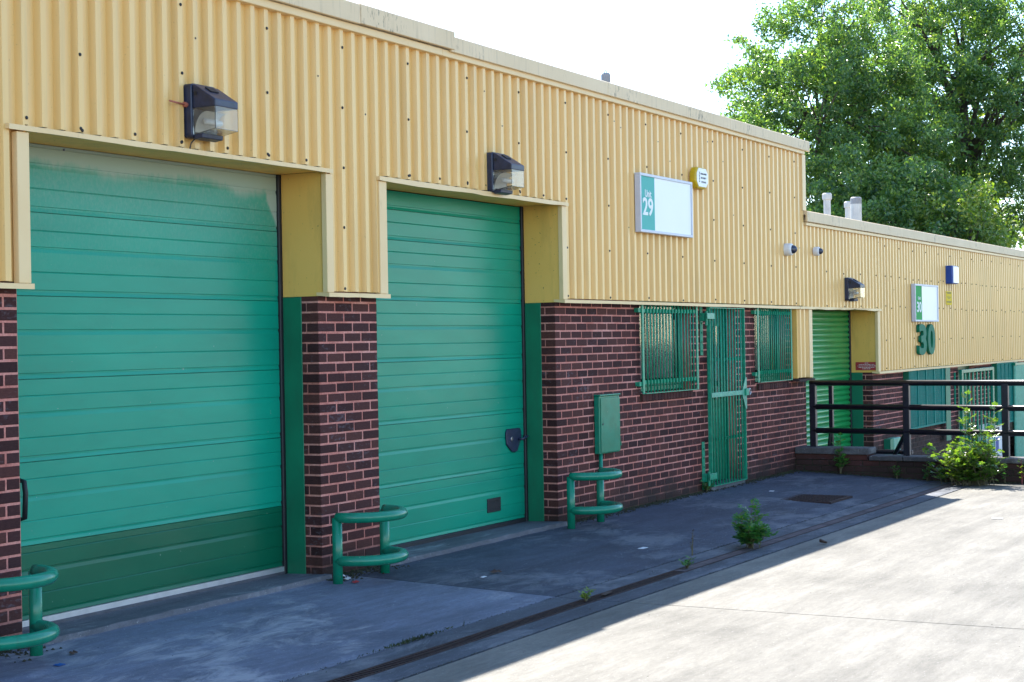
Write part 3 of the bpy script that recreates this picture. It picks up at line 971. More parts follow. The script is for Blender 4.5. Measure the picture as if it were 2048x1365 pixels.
# ------------------------------------------------------------------ unit 30 (the same facade, 0.91 m lower)
DZ = -0.915
U30 = thing('industrial_unit', (27, 0, DZ), 'lower yellow clad brick unit 30 stepping down beyond the low wall', 'building', 'terraced industrial units')
S_C30 = 23.745
E30 = 38.0
H30 = [(25.6, 27.5, 0.26, 1.3), (28.75, 29.95, -0.95, 1.3), (31.2, 33.6, -0.2, 1.3)]
bw3 = brickwork(U30, S_C30 + 0.006, E30, -1.3, 1.22, H30)
brick_field(bw3, S_C30, 36.0, range(11, 40), ZJ, H30, True, single=False)
bot30 = [(20.20, S_END, 1.185), (S_END, S_C30, 2.085), (S_C30, E30, 1.185)]
cladding(U30, 20.563, E30, 3.225, [(20.563, S_END, 2.10), (S_END, S_C30, 2.085), (S_C30, E30, 1.185)], x_ref=XR)
cl30 = cladding(U30, 20.235, 20.78, 2.062, [(20.235, 20.78, 1.185)], name='pier_cladding', x_ref=XR)
screws(U30, 20.7, E30, [2.12, 2.575], lambda x, z: False, XR, 5)
screws(U30, S_C30 + 0.1, E30, [1.22, 1.64, 2.13, 2.575, 3.02], lambda x, z: False, XR, 5, 2)
b = wall_core(U30, 20.575, E30, 1.225, 3.2, -0.04, 0.15, [(20.57, S_C30 + 0.03, 1.0, 2.10)]); b.build('backing_wall', 'inner', U30)
opening(U30, S_END, S_C30, DZ + 0.01, 'c', None, None)
b = MB(); b.box(20.20, 20.234, FL - 0.002, 0.0, 1.18, 2.06); b.build('pier_side', 'ret', U30)
for x0, x1 in ((S_END - 0.115, S_END + 0.012), (S_C30 - 0.01, S_C30 + 0.10)):
    flashing(U30, x0, x1, 1.178, 2.062, FL - 0.004, 0.045)
wavy_strip(20.304, 23.87, FL - 0.022, -0.04, 2.062, 2.096, 0.005, 20).build('lintel_flashing', 'flash', U30)
wavy_strip(S_C30 - 0.01, E30, FL - 0.018, 0.004, 1.146, 1.178, 0.0015, 20).build('drip_flashing', 'flash', U30)
wavy_strip(20.19, 20.80, FL - 0.03, 0.004, 1.135, 1.165, 0.004, 8).build('drip_flashing', 'rust', U30)
for x0, x1 in ((20.57, 24.3), (24.304, 29.2), (29.204, 34.1), (34.104, E30)):
    cap(U30, x0, x1, 3.335, 3.195, -0.135)
b = MB(); b.box(20.60, E30, -0.108, -0.02, 3.148, 3.19); b.build('parapet_trim', 'flash', U30, bevel=0.004)
b = MB(); b.box(20.61, E30, 0.16, 12, 3.0, 3.05); b.build('roof', 'roof', U30)
b = MB(); b.box(20.6, E30, 12, 12.2, -1.2, 3.2); b.box(E30, E30 + 0.15, -0.04, 12, -1.2, 3.3); b.build('rear_wall', 'inner', U30)
b = MB(); b.box(20.62, E30 - 0.1, 0.60, 0.62, -1.1, 2.95); b.build('inner_partition', 'inner', U30)
# roller shutter
sh = bpy.data.objects.new('shutter', None); COL.objects.link(sh); sh.parent = U30; sh.location = Vector((S_END, 0.35, DZ)) - woff(U30)
sh['label'] = 'bright green corrugated roller shutter behind the railing'
z = 2.07
b0 = MB()
for k in range(9):
    t = k / 8
    b0.v += [(0.0, -0.020 * math.sin(math.pi * t), 0.075 * t), (S_C30 - S_END - 0.002, -0.020 * math.sin(math.pi * t), 0.075 * t)]
for k in range(8):
    b0.f.append((2 * k, 2 * k + 1, 2 * k + 3, 2 * k + 2))
sme = bpy.data.meshes.new('slat'); sme.from_pydata(b0.v, [], b0.f); sme.materials.append(MATS['shutter'])
sme.polygons.foreach_set('use_smooth', [True] * len(sme.polygons))
zs = -0.93
while zs < 2.06:
    o = bpy.data.objects.new('slat', sme); COL.objects.link(o); o.parent = sh
    o.location = Vector((S_END + 0.001, 0.352, zs)) - woff(sh)
    zs += 0.077
b = MB(); b.box(S_END, S_C30, 0.37, 0.39, DZ, 2.07); b.build('backing', 'black', sh)

# windows and security mesh of unit 30
def mesh_cage(parent, x0, x1, z0, z1, yb, yf, label):
    c = thing('window_cage', (x0, yb, z0), label, 'security cage')
    for q in (x0, x1 - 0.012):
        b = MB(); b.box(q, q + 0.012, yf, yb, z0, z1); b.build('side_plate', 'post', c)
    b = MB()
    for q in np.arange(x0 + 0.014, x1 - 0.02, 0.055): b.box(q, q + 0.030, yf + 0.004, yf + 0.010, z0 + 0.03, z1 - 0.03)
    for q in np.arange(z0 + 0.03, z1 - 0.03, 0.045): b.box(x0 + 0.013, x1 - 0.013, yf + 0.0105, yf + 0.015, q, q + 0.020)
    b.build('mesh_panel', 'mesh30', c, kind='stuff')
    b = MB()
    b.box(x0 + 0.013, x1 - 0.013, yf - 0.004, yf + 0.0155, z0, z0 + 0.028); b.box(x0 + 0.013, x1 - 0.013, yf - 0.004, yf + 0.0155, z1 - 0.028, z1)
    for q in np.linspace(x0 + 0.02, x1 - 0.05, 6): b.box(q, q + 0.03, yf - 0.008, yf + 0.0035, z0 + 0.03, z1 - 0.03)
    b.build('frame', 'mesh30', c)
    b = MB(); b.box(x1 - 0.012 - 0.30, x1 - 0.014, yf - 0.012, yf - 0.009, z0 - 0.3, z1); b.build('shutter_channel', 'post', c)
    return c
mesh_cage(U30, 25.35, 27.85, 0.235, 1.18, 0.0, -0.085, 'teal mesh security cage over the first window of unit 30')
mesh_cage(U30, 31.3, 33.0, 0.0, 1.16, 0.0, -0.085, 'teal mesh security cage at the right edge under the yellow cladding')
for q in ((25.6, 27.5, 0.26), (28.75, 29.95, -0.93), (31.2, 33.6, -0.2)):
    b = MB(); b.box(q[0], q[1], 0.10, 0.13, q[2], 1.2); b.build('glazing', 'darkdoor', U30)
b = MB(); b.box(28.45, 28.53, -0.015, 0.0, 0.45, 1.05); b.build('strap', 'green', U30)
# open barred gate of unit 30
g30 = thing('security_gate', (28.6, -0.06, DZ), 'green barred gate with thick frame in front of unit 30', 'gate')
b = MB(); b.box(28.62, 28.72, -0.10, -0.05, DZ + 0.08, 1.09); b.box(30.90, 31.02, -0.10, -0.05, DZ + 0.08, 1.09); b.build('stile', 'green', g30, bevel=0.005)
b = MB(); b.box(28.72, 30.90, -0.10, -0.05, 1.03, 1.09); b.box(28.72, 30.90, -0.10, -0.05, DZ + 0.08, DZ + 0.14); b.build('rail', 'green', g30, bevel=0.005)
for x in np.linspace(28.95, 30.65, 7):
    b = MB(); b.box(x - 0.022, x + 0.022, -0.085, -0.06, DZ + 0.14, 1.03); b.build('bar', 'grille', g30)
b = MB(); b.prism([(29.9, -0.35), (30.89, 0.15), (30.89, -0.35)], 'y', -0.094, -0.088); b.build('corner_plate', 'green', g30)
b = MB(); b.box(30.25, 30.86, -0.112, -0.1005, DZ + 0.15, -0.10); b.build('kick_plate', 'palegreen', g30)
pp = thing('metal_shutter_panel', (32.6, -0.12, DZ), 'pale green ribbed metal panel at the far right of unit 30', 'panel')
b = MB()
for i in range(9):
    x = 32.62 + i * 0.10
    b.prism([(x, -0.12), (x + 0.03, -0.145), (x + 0.07, -0.145), (x + 0.098, -0.12), (x + 0.098, -0.10), (x, -0.10)], 'z', DZ, 1.08)
b.build('ribs', 'palegreen', pp)
b = MB(); b.box(32.58, 33.56, -0.15, -0.08, 1.082, 1.13); b.box(33.535, 33.58, -0.15, -0.08, DZ, 1.08); b.build('frame', 'green', pp)
# white notice board leaning by the gate
nb = thing('notice_board', (30.8, -0.03, DZ), 'white notice board with blue print leaning by the far gate', 'board')
b = MB(); b.box(30.15, 31.95, -0.035, -0.012, DZ, 0.06); b.build('board', 'white', nb)
b = MB()
for x0, x1, z0, z1 in ((31.2, 31.32, -0.10, -0.05), (31.36, 31.46, -0.10, -0.05), (31.5, 31.62, -0.10, -0.05), (31.18, 31.3, -0.72, -0.62), (31.36, 31.48, -0.72, -0.62), (31.54, 31.62, -0.72, -0.62), (30.6, 30.8, -0.72, -0.64)):
    b.box(x0, x1, -0.040, -0.0352, z0, z1)
b.build('print', 'textblack', nb)
b = MB(); b.box(31.34, 31.56, -0.040, -0.0352, -0.50, -0.24); b.box(30.45, 30.62, -0.040, -0.0352, -0.6, -0.35); b.build('picture', 'textblue', nb)
gb = thing('meter_box', (24.5, -0.1, DZ), 'small pale green meter box low on the brick of unit 30', 'box')
b = MB(); b.box(24.26, 24.42, -0.10, 0.0, -0.55, 0.16); b.build('side', 'post', gb); b = MB(); b.box(24.422, 24.78, -0.105, 0.0, -0.55, 0.165); b.build('cover', 'palegreen', gb, bevel=0.01)

flush_bricks(300)

# ------------------------------------------------------------------ roof flues
def flue(x, y, z0, z1, r, label, capr=1.25, slotted=False):
    f = thing('flue', (x, y, z0), label, 'flue', 'flues on the flat roofs')
    b = MB(); b.lathe([(r, 0), (r, z1 - z0 - 0.12)], (x, y, z0), 'z', 18); b.build('pipe', 'flue', f, smooth=False)
    b = MB(); k = z1 - z0
    b.lathe([(r * 1.02, k - 0.12), (r * capr, k - 0.10), (r * capr, k - 0.02), (r * capr * 0.8, k)], (x, y, z0), 'z', 18); b.build('cap', 'fluecap' if slotted else 'flue', f)
    return f
flue(19.08, 2.0, 3.95, 5.11, 0.056, 'grey topped white flue rising above the tall roof', 1.08, True)
flue(26.36, 1.5, 3.05, 4.06, 0.058, 'slim white flue with round cap on the lower roof', 1.35)
flue(28.2, 1.72, 3.05, 4.055, 0.058, 'short white flue behind the thickest one on lower roof', 1.3)
f = flue(27.93, 1.5, 3.05, 4.10, 0.095, 'thickest white flue with grey top on lower roof', 1.02, True)
# tidy: a wire loop on the flue above unit 29
lp = thing('wire_loop', (19.08, 2.0, 5.11), 'tiny wire loop on top of the tall roof flue', 'wire')
b = MB(); b.tube([(19.08 + 0.035 * math.cos(t), 2.0, 5.10 + 0.05 * math.sin(t)) for t in np.linspace(0, math.pi, 9)], 0.005, 6); b.build('loop', 'black', lp)

# ------------------------------------------------------------------ wall lamps
def lamp(x, z, k, label, conduit=False):
    """x,z: left bottom of back plate; k: scale"""
    y = CR
    L = thing('wall_lamp', (x, y, z), label, 'lamp', 'wedge shaped wall lamps above the doors')
    w, h, t = 0.265 * k, 0.355 * k, 0.052
    def rr(x0, x1, z0, z1, r, n=4):
        pts = []
        for cx, cz, a0 in ((x1 - r, z1 - r, 0), (x0 + r, z1 - r, 90), (x0 + r, z0 + r, 180), (x1 - r, z0 + r, 270)):
            for i in range(n + 1):
                a = rad(a0 + 90 * i / n); pts.append((cx + r * math.cos(a), cz + r * math.sin(a)))
        return pts
    b = MB(); b.prism(rr(x, x + w, z, z + h, 0.03), 'y', y - t, y + 0.02); b.build('back_plate', 'lampbody', L, bevel=0.006)
    f0, f1 = y - t - 0.001, y - t - 0.185 * k        # body back / front
    a, c = x + 0.014, x + w - 0.014
    zt, zf, zl = z + h - 0.008, z + 0.238 * k, z + 0.192 * k
    b = MB(); b.prism([(f0, zt), (f0 - 0.02, zt - 0.004), (f1, zf), (f1, zl), (f0, zl)], 'x', a, c)
    hd = b.build('hood', 'lampbody', L, bevel=0.006, seg=2)
    xm = (a + c) / 2
    b = MB(); b.prism([(f0 - 0.045, zt - 0.018), (f0 - 0.095, zt - 0.052), (f0 - 0.085, zt - 0.062), (f0 - 0.04, zt - 0.03)], 'x', xm - 0.05, xm + 0.03)
    nrm = Vector((0, -0.55, 0.83)) * 0.008
    b.v = [(p[0], p[1] + nrm.y, p[2] + nrm.z) for p in b.v]
    b.build('catch', 'black', hd)
    # lens: a five-sided prismatic bowl with a slanted underside
    zb1, zb0 = z + 0.048 * k, z + 0.018 * k
    g1, a2, c2 = f1 + 0.006, a + 0.006, c - 0.006
    outer = [(f0, zl - 0.001), (g1, zl - 0.001), (g1, zb1), (f0, zb0)]
    b = MB()
    th = 0.004
    inner = [(f0, zl - 0.001), (g1 + th, zl - 0.001), (g1 + th, zb1 + th), (f0, zb0 + th)]
    n = 0
    b.quad((a2, g1, zl), (c2, g1, zl), (c2, g1, zb1), (a2, g1, zb1))
    b.quad((a2, g1, zb1), (c2, g1, zb1), (c2, f0, zb0), (a2, f0, zb0))
    b.poly([(a2, f0, zl), (a2, g1, zl), (a2, g1, zb1), (a2, f0, zb0)])
    b.poly([(c2, f0, zl), (c2, g1, zl), (c2, g1, zb1), (c2, f0, zb0)])
    ln = b.build('lens', 'lens', L)
    md = ln.modifiers.new('thick', 'SOLIDIFY'); md.thickness = 0.004
    # curved reflector and tube lamp inside
    b = MB()
    pts = [(f0 - 0.002 - 0.10 * (1 - math.cos(t)), zb0 + 0.02 + 0.13 * k * math.sin(t)) for t in np.linspace(0, math.pi / 2, 9)]
    for (y0, z0), (y1, z1) in zip(pts[:-1], pts[1:]):
        b.quad((a2 + 0.012, y0, z0), (c2 - 0.012, y0, z0), (c2 - 0.012, y1, z1), (a2 + 0.012, y1, z1))
    b.build('reflector', 'reflector', L, smooth=True)
    b = MB(); b.tube([(a2 + 0.03, f0 - 0.07, zb0 + 0.085), (c2 - 0.04, f0 - 0.07, zb0 + 0.085)], 0.02, 10); b.build('bulb', 'whitegloss', L, smooth=True)
    b = MB(); b.prism([(f0, zb0 - 0.001), (f0 - 0.075, zb0 + 0.008), (f0 - 0.07, zb0 - 0.022), (f0, zb0 - 0.03)], 'x', a + 0.005, c - 0.02); b.build('lens_clip', 'lampbody', L, bevel=0.004)
    b = MB(); b.lathe([(0.011, 0), (0.011, 0.004)], (x + 0.02, y - t, z + h - 0.055), 'y', 10); b.build('bolt', 'black', L)
    b = MB(); b.v = []; b.tube([(a - 0.004, f0 - 0.025, zt - 0.06), (a + 0.01, f0 - 0.025, zt - 0.06)], 0.014, 12); b.build('side_screw', 'black', L)
    if conduit:
        b = MB(); b.tube([(x - 0.165, y - 0.012, z + 0.222), (x - 0.02, y - 0.012, z + 0.215)], 0.0065, 8); b.build('conduit', 'copper', L, smooth=True)
        b = MB(); b.tube([(x - 0.025, y - 0.012, z + 0.215), (x + 0.002, y - 0.012, z + 0.2145)], 0.017, 10); b.build('conduit_gland', 'copper', L)
        b = MB(); b.tube([(x + 0.07, y - 0.02, z), (x + 0.04, y - 0.012, z - 0.03), (x + 0.02, y - 0.012, z - 0.09)], 0.004, 6); b.build('cable', 'black', L)
    return L
lamp(8.405, 3.075, 1.0, 'blue grey wedge lamp with red conduit over the wider left door', True)
lamp(12.345, 2.995, 0.98, 'blue grey wedge lamp over the second green door')
lamp(22.225, 2.195, 0.90, 'blue grey wedge lamp over the roller shutter of unit 30')

# ------------------------------------------------------------------ signs
def sign(x0, x1, z0, z1, split, colmat, num, label):
    y = -0.112
    S = thing('unit_sign', ((x0 + x1) / 2, y, z0), label, 'sign', 'unit number signs on the cladding')
    t = 0.028; d = 0.045
    for nm, a in (('frame_side', (x0, x0 + t, z0 + t, z1 - t)), ('frame_side', (x1 - t, x1, z0 + t, z1 - t)), ('frame_top', (x0, x1, z1 - t, z1)), ('frame_bottom', (x0, x1, z0, z0 + t))):
        b = MB(); b.box(a[0], a[1], y - d, y + 0.02, a[2], a[3]); b.build(nm, 'signframe', S, bevel=0.003)
    b = MB(); b.box(x0 + t, split, y - 0.034, y, z0 + t, z1 - t); b.build('number_panel', colmat, S)
    b = MB(); b.box(split + 0.0005, x1 - t, y - 0.034, y, z0 + t, z1 - t); b.build('blank_panel', 'white', S)
    return S, y - 0.034
S, ys = sign(15.345, 16.71, 2.805, 3.408, 15.72, 'teal', '29', 'framed unit 29 sign with teal strip and blank white panel')
lettering('lettering', 'Unit', 15.555, ys - 0.002, 3.205, 0.155, 0.075, 'textwhite', S, 0.002, 0.012)
lettering('lettering', '29', 15.545, ys - 0.002, 3.070, 0.255, 0.185, 'textwhite', S, 0.002, 0.02)
S, ys = sign(25.55, 26.93, 1.912, 2.50, 25.965, 'signgreen', '30', 'framed unit 30 sign with bright green strip and blank white panel')
lettering('lettering', 'Unit', 25.81, ys - 0.002, 2.28, 0.14, 0.05, 'textwhite', S, 0.002, 0.012)
lettering('lettering', '30', 25.80, ys - 0.002, 2.14, 0.26, 0.165, 'textwhite', S, 0.002, 0.02)
for ch, xc in (('3', 26.02), ('0', 26.54)):
    o = lettering('house_number', ch, xc, -0.115, 1.63, 0.44, 0.49, 'numgreen', None, 0.025, 0.035)
    tag(o, ('big raised green figure three below the unit 30 sign', 'big raised green figure zero below the unit 30 sign')[ch == '0'], 'numeral', 'raised green number on the cladding')
# alarm boxes
al = thing('alarm_box', (16.98, CR, 3.47), 'yellow six sided alarm box beside the unit 29 sign', 'alarm box')
def hexa(cx, cz, w, h):
    return [(cx - w * 0.42, cz + h * 0.5), (cx + w * 0.42, cz + h * 0.5), (cx + w * 0.62, cz + h * 0.22), (cx + w * 0.62, cz - h * 0.22), (cx + w * 0.42, cz - h * 0.5), (cx - w * 0.42, cz - h * 0.5), (cx - w * 0.62, cz - h * 0.22), (cx - w * 0.62, cz + h * 0.22)]
b = MB(); b.prism(hexa(16.98, 3.475, 0.28, 0.235), 'y', CR - 0.075, CR + 0.01); b.build('case', 'yellow', al, bevel=0.02, seg=2)
b = MB(); b.prism(hexa(16.98, 3.478, 0.25, 0.20), 'y', CR - 0.079, CR - 0.0755); b.build('face_plate', 'whitegloss', al)
for i, tx in enumerate(('VANGUARD', 'SECURITY', 'SYSTEMS')):
    lettering('lettering', tx, 17.01, CR - 0.0805, 3.52 - i * 0.045, 0.17 - i * 0.02, 0.020, 'textblack', al, 0.0006)
b = MB()
for i in range(7): b.box(16.885, 16.905, CR - 0.0808, CR - 0.0792, 3.425 + i * 0.017, 3.435 + i * 0.017)
b.build('vent_marks', 'textblack', al)
al = thing('alarm_box', (27.87, CR, 2.55), 'narrow blue and white alarm box above the yellow notice', 'alarm box')
b = MB(); b.box(27.70, 28.08, CR - 0.11, CR + 0.01, 2.548, 2.85); b.build('case', 'blue', al, bevel=0.012)
b = MB(); b.box(27.74, 28.085, CR - 0.120, CR - 0.1105, 2.56, 2.838); b.build('face_plate', 'whitegloss', al, bevel=0.003)
ns = thing('warning_notice', (27.85, -0.09, 2.19), 'small yellow warning notice below the blue alarm box', 'notice')
b = MB(); b.prism([(27.68, 2.215), (27.70, 2.195), (28.03, 2.195), (28.05, 2.215), (28.05, 2.425), (27.68, 2.425)], 'y', CR - 0.006, CR - 0.0015); b.build('plate', 'signyellow', ns)
b = MB()
for z0, z1, m_ in ((2.40, 2.408, 0.02), (2.385, 2.392, 0.05), (2.325, 2.332, 0.04), (2.305, 2.310, 0.10), (2.25, 2.257, 0.02), (2.236, 2.243, 0.03)):
    b.box(27.69 + m_, 28.04 - m_, CR - 0.0085, CR - 0.0062, z0, z1)
b.build('print', 'textblack', ns)
rs = thing('warning_notice', (S_C30, 0.09, 1.2), 'red notice with white print on the shutter jamb', 'notice')
b = MB(); b.box(S_C30 - 0.006, S_C30 - 0.001, -0.07, 0.25, 1.20, 1.32); b.build('plate', 'red', rs)
b = MB()
for i, (a, c) in enumerate(((0.06, 0.12), (-0.03, 0.20), (-0.05, 0.22), (-0.03, 0.21), (0.03, 0.15))):
    y = a
    while y < c:
        w_ = random.uniform(0.012, 0.035); b.box(S_C30 - 0.0078, S_C30 - 0.0062, y, min(y + w_, c), 1.302 - i * 0.021, 1.308 - i * 0.021); y += w_ + 0.008
b.build('print', 'textwhite', rs)
# dome cameras
def dome(x, z, r, label):
    D = thing('dome_camera', (x, CR, z), label, 'camera', 'white dome cameras on the cladding')
    b = MB(); b.lathe([(r, -0.01), (r, 0.055 * r / 0.07), (r * 0.93, 0.075 * r / 0.07), (r * 0.7, 0.082 * r / 0.07)], (x, CR, z), 'y', 20); b.build('housing', 'whitegloss', D, smooth=False, bevel=0.004)
    b = MB(); b.lathe([(r * 0.72 * math.cos(t), 0.075 * r / 0.07 + r * 0.85 * math.sin(t)) for t in np.linspace(0, 1.5, 8)], (x, CR, z), 'y', 20); b.build('dome', 'dome', D, smooth=True)
    b = MB(); b.lathe([(0.01, 0.0), (0.01, 0.004)], (x - r * 0.5, CR - 0.079 * r / 0.07, z - r * 0.3), 'y', 8); b.build('screw', 'red', D)
dome(19.86, 2.805, 0.078, 'larger white dome camera with dark lens below the roof corner')
dome(20.98, 2.826, 0.060, 'smaller white dome camera to the right of the roof corner')

# ------------------------------------------------------------------ window grilles and gate
def grille(x0, x1, z0, z1, y, nb, label):
    G = thing('window_grille', (x0, y, z0), label, 'grille', 'barred green window grilles')
    for a in ((x0, x0 + 0.045), (x1 - 0.045, x1)):
        b = MB(); b.box(a[0], a[1], y - 0.006, y + 0.006, z0, z1); b.build('side_bar', 'grille', G, bevel=0.002)
    b = MB(); b.box(x0 + 0.045, x1 - 0.045, y - 0.022, y + 0.006, z0, z0 + 0.008); b.build('bottom_bar', 'grille', G)
    b = MB(); b.box(x0 + 0.045, x1 - 0.045, y + 0.007, y + 0.012, z1 - 0.10, z1 - 0.06); b.build('top_bar', 'grille', G)
    b = MB(); b.box(x0 + 0.045, x1 - 0.045, y + 0.007, y + 0.012, z0 + 0.10, z0 + 0.14); b.build('cross_bar', 'grille', G)
    for q in np.linspace(x0 + 0.045, x1 - 0.045, nb + 2)[1:-1]:
        b = MB(); b.tube([(q, y, z0 + 0.004), (q, y, z1)], 0.0085, 8); b.build('bar', 'grille', G, smooth=True)
    for z in (z0 + 0.105, z1 - 0.075):
        b = MB(); b.box(x0 - 0.06, x0 + 0.004, y + 0.0075, y + 0.016, z - 0.022, z + 0.022); b.box(x0 - 0.06, x0 - 0.045, y + 0.0165, 0.02, z - 0.022, z + 0.022); b.build('bracket', 'grille', G)
        b = MB(); b.box(x1 - 0.004, x1 + 0.02, y + 0.0075, 0.02, z - 0.022, z + 0.022); b.build('bracket', 'grille', G)
    return G
grille(15.545, 17.03, 1.148, 2.088, -0.055, 16, 'wide barred green grille left of the gate')
grille(18.885, 20.115, 1.165, 2.088, -0.055, 15, 'narrower barred green grille right of the gate')

GT = thing('security_gate', (17.27, -0.08, 0.05), 'tall narrow barred green gate with padlock band across it', 'gate')
gx0, gx1, gz0, gz1, gy = 17.27, 18.345, 0.048, 2.055, -0.085
b = MB(); b.box(gx0, gx0 + 0.012, gy - 0.02, gy + 0.02, gz0, gz1); b.build('stile', 'grille', GT, bevel=0.002)
b = MB(); b.box(gx1 - 0.012, gx1, gy - 0.02, gy + 0.02, gz0, gz1); b.build('stile', 'grille', GT, bevel=0.002)
b = MB(); b.box(gx0 + 0.013, gx1 - 0.013, gy - 0.02, gy + 0.02, gz1 - 0.008, gz1); b.build('top_rail', 'grille', GT)
b = MB(); b.box(gx0 + 0.013, gx1 - 0.013, gy - 0.02, gy + 0.02, gz0, gz0 + 0.008); b.build('bottom_rail', 'grille', GT)
for q in np.linspace(gx0 + 0.006, gx1 - 0.006, 13)[1:-1]:
    b = MB(); b.tube([(q, gy, gz0 + 0.006), (q, gy, gz1 - 0.006)], 0.010, 8); b.build('bar', 'grille', GT, smooth=True)
for z in (0.55, 1.45):
    b = MB(); b.box(gx0 + 0.013, gx1 - 0.013, gy + 0.011, gy + 0.016, z, z + 0.035); b.build('cross_bar', 'post', GT)
b = MB(); b.box(gx0 - 0.005, gx1 - 0.13, gy - 0.030, gy - 0.021, 1.045, 1.098); b.build('lock_band', 'palegreen', GT, bevel=0.002)
b = MB(); b.prism([(gx1 - 0.13, 1.10), (gx1 - 0.03, 1.245), (gx1 + 0.002, 1.245), (gx1 + 0.002, 0.875), (gx1 - 0.03, 0.875), (gx1 - 0.13, 1.035)], 'y', gy - 0.031, gy - 0.0215); b.build('lock_plate', 'palegreen', GT, bevel=0.002)
b = MB(); b.box(gx1 - 0.075, gx1 + 0.015, gy - 0.055, gy - 0.032, 1.035, 1.115); b.build('hasp', 'grille', GT, bevel=0.003)
b = MB(); b.tube([(gx1 + 0.055 + 0.03 * math.cos(t), gy - 0.045, 1.075 + 0.035 * math.sin(t)) for t in np.linspace(0, 2 * math.pi, 17)], 0.009, 8, False); b.build('padlock', 'steel', GT, smooth=True)
for z0, z1 in ((1.925, 1.992), (0.13, 0.20)):
    b = MB(); b.box(gx0 - 0.10, gx0 + 0.11, gy - 0.032, gy - 0.0215, z0, z1); b.build('hinge_plate', 'palegreen' if z0 > 1 else 'grille', GT, bevel=0.003)
    b = MB(); b.tube([(gx0 - 0.055, gy + 0.0, z0 - 0.07), (gx0 - 0.055, gy, z1 + 0.02)], 0.016, 10); b.build('hinge_pin', 'grille', GT)
    b = MB(); b.box(gx0 - 0.072, gx0 - 0.038, gy + 0.017, -0.0065, z0 - 0.02, z1); b.build('hinge_bracket', 'grille', GT)
for z0, z1 in ((1.52, 2.062), (0.015, 0.553)):
    b = MB(); b.box(17.21, 17.285, -0.012, -0.0035, z0, z1); st = b.build('wall_strap', 'grille', GT, bevel=0.002)
    for z in np.linspace(z0 + 0.05, z1 - 0.08, 5):
        b = MB(); b.lathe([(0.012, 0), (0.012, 0.006), (0.006, 0.008)], (17.247, -0.012, z), 'y', 8); b.build('bolt', 'post', st)

# ------------------------------------------------------------------ meter cabinet
mb = thing('meter_cabinet', (14.72, 0, 0.6), 'slim green metal cabinet on the brick wall above the tube guard', 'cabinet')
b = MB(); b.box(14.505, 14.96, -0.062, -0.003, 0.60, 1.165); b.build('case', 'green', mb, bevel=0.006)
b = MB(); b.box(14.525, 14.955, -0.071, -0.0635, 0.612, 1.145); b.build('lid', 'green', mb, bevel=0.004)
b = MB(); b.box(14.50, 14.965, -0.075, -0.003, 1.1655, 1.18); b.build('top', 'green', mb, bevel=0.003)
b = MB(); b.lathe([(0.010, 0), (0.010, 0.004)], (14.56, -0.071, 0.89), 'y', 10); b.build('lock', 'black', mb)
b = MB(); b.box(14.952, 14.968, -0.076, -0.0715, 0.66, 0.70); b.build('hinge', 'post', mb)
b = MB(); b.tube([(14.575, -0.034, -0.02), (14.575, -0.034, 0.60)], 0.020, 10); b.build('pipe', 'green', mb, smooth=True)

# ------------------------------------------------------------------ hoop guards
def hoop(x0, label):
    x1 = x0 + 0.615; yb = -0.23; r = (x1 - x0) / 2; c = (x0 + x1) / 2
    zb = zg(c, yb)
    Hp = thing('hoop_guard', (c, yb, zb), label, 'guard', 'green tubular hoop guards at the piers')
    tr = 0.038
    for x in (x0, x1):
        b = MB(); b.tube([(x, yb, zb - 0.02), (x, yb, 0.465)], tr * 0.97, 18); b.build('post', 'green', Hp, smooth=True)
    for z in (0.466, 0.155):
        b = MB()
        pts = [(c - r * math.cos(t), yb - (r * 1.0) * math.sin(t), z) for t in np.linspace(0, math.pi, 25)]
        b.tube(pts, tr, 18); b.build('rail', 'green', Hp, smooth=True)
    return Hp
hoop(6.255, 'green double tube guard at the pier on the left edge')
hoop(9.825, 'green double tube guard at the pier between the doors')
hoop(13.535, 'green double tube guard below the green meter cabinet')

# ------------------------------------------------------------------ low wall and railing
LW = thing('low_wall', (20.45, -2.5, -0.1), 'dark low brick wall with stone coping closing the yard', 'wall')
b = MB(); b.box(20.335, 20.60, -8, -0.0, -1.25, 0.215 - 0.075); b.build('core', 'dirt', LW)
lwb = MB()
for r in range(5):
    z1 = 0.138 - 0.105 * r * 0.72; z0 = z1 - 0.066
    y = -0.004 - (0.11 if r % 2 else 0.0)
    if r % 2:
        b = MB(); b.box(20.325, 20.37, -0.104, -0.002, z0, z1); b.build('brick', 'brick', LW, bevel=0.004)
    while y > -6:
        e = y - 0.218
        b = MB(); b.box(20.325 + random.uniform(-0.002, 0.002), 20.37, e, y - 0.010, z0, z1); b.build('brick', 'brick', LW, bevel=0.004)
        y = e
b = MB(); b.box(20.325, 20.62, -0.94, -0.004, 0.1445, 0.2125); b.build('raised_course', 'brick', LW, bevel=0.004)
b = MB(); b.box(20.29, 20.63, -0.97, -0.003, 0.215, 0.296); b.build('coping', 'coping', LW, bevel=0.010, seg=2)
y = -0.945
for i, L_ in enumerate((0.46, 0.92, 0.92, 0.92, 0.92, 0.92, 0.92)):
    b = MB(); b.box(20.285 + random.uniform(-0.004, 0.004), 20.63, y - L_ + 0.008, y - (0.03 if i == 0 else 0), 0.144, 0.203 + random.uniform(-0.003, 0.003)); b.build('coping', 'coping', LW, bevel=0.010, seg=2)
    y -= L_
RL = thing('railing', (20.52, -2, 0.2), 'black three bar metal railing on the low wall', 'railing')
rx = 20.50
for z in (1.112, 0.806, 0.502):
    b = MB(); b.tube([(rx, -0.19 if z < 1 else -0.15, z), (rx, -8.0, z - 0.02)], 0.036, 16); b.build('rail', 'railblack', RL, smooth=True)
for i in range(7):
    y = -0.19 - i * 1.2125
    b = MB(); b.box(rx - 0.034, rx + 0.044, y - 0.040, y + 0.040, -0.5, 1.10); b.build('post', 'railblack', RL, bevel=0.005)
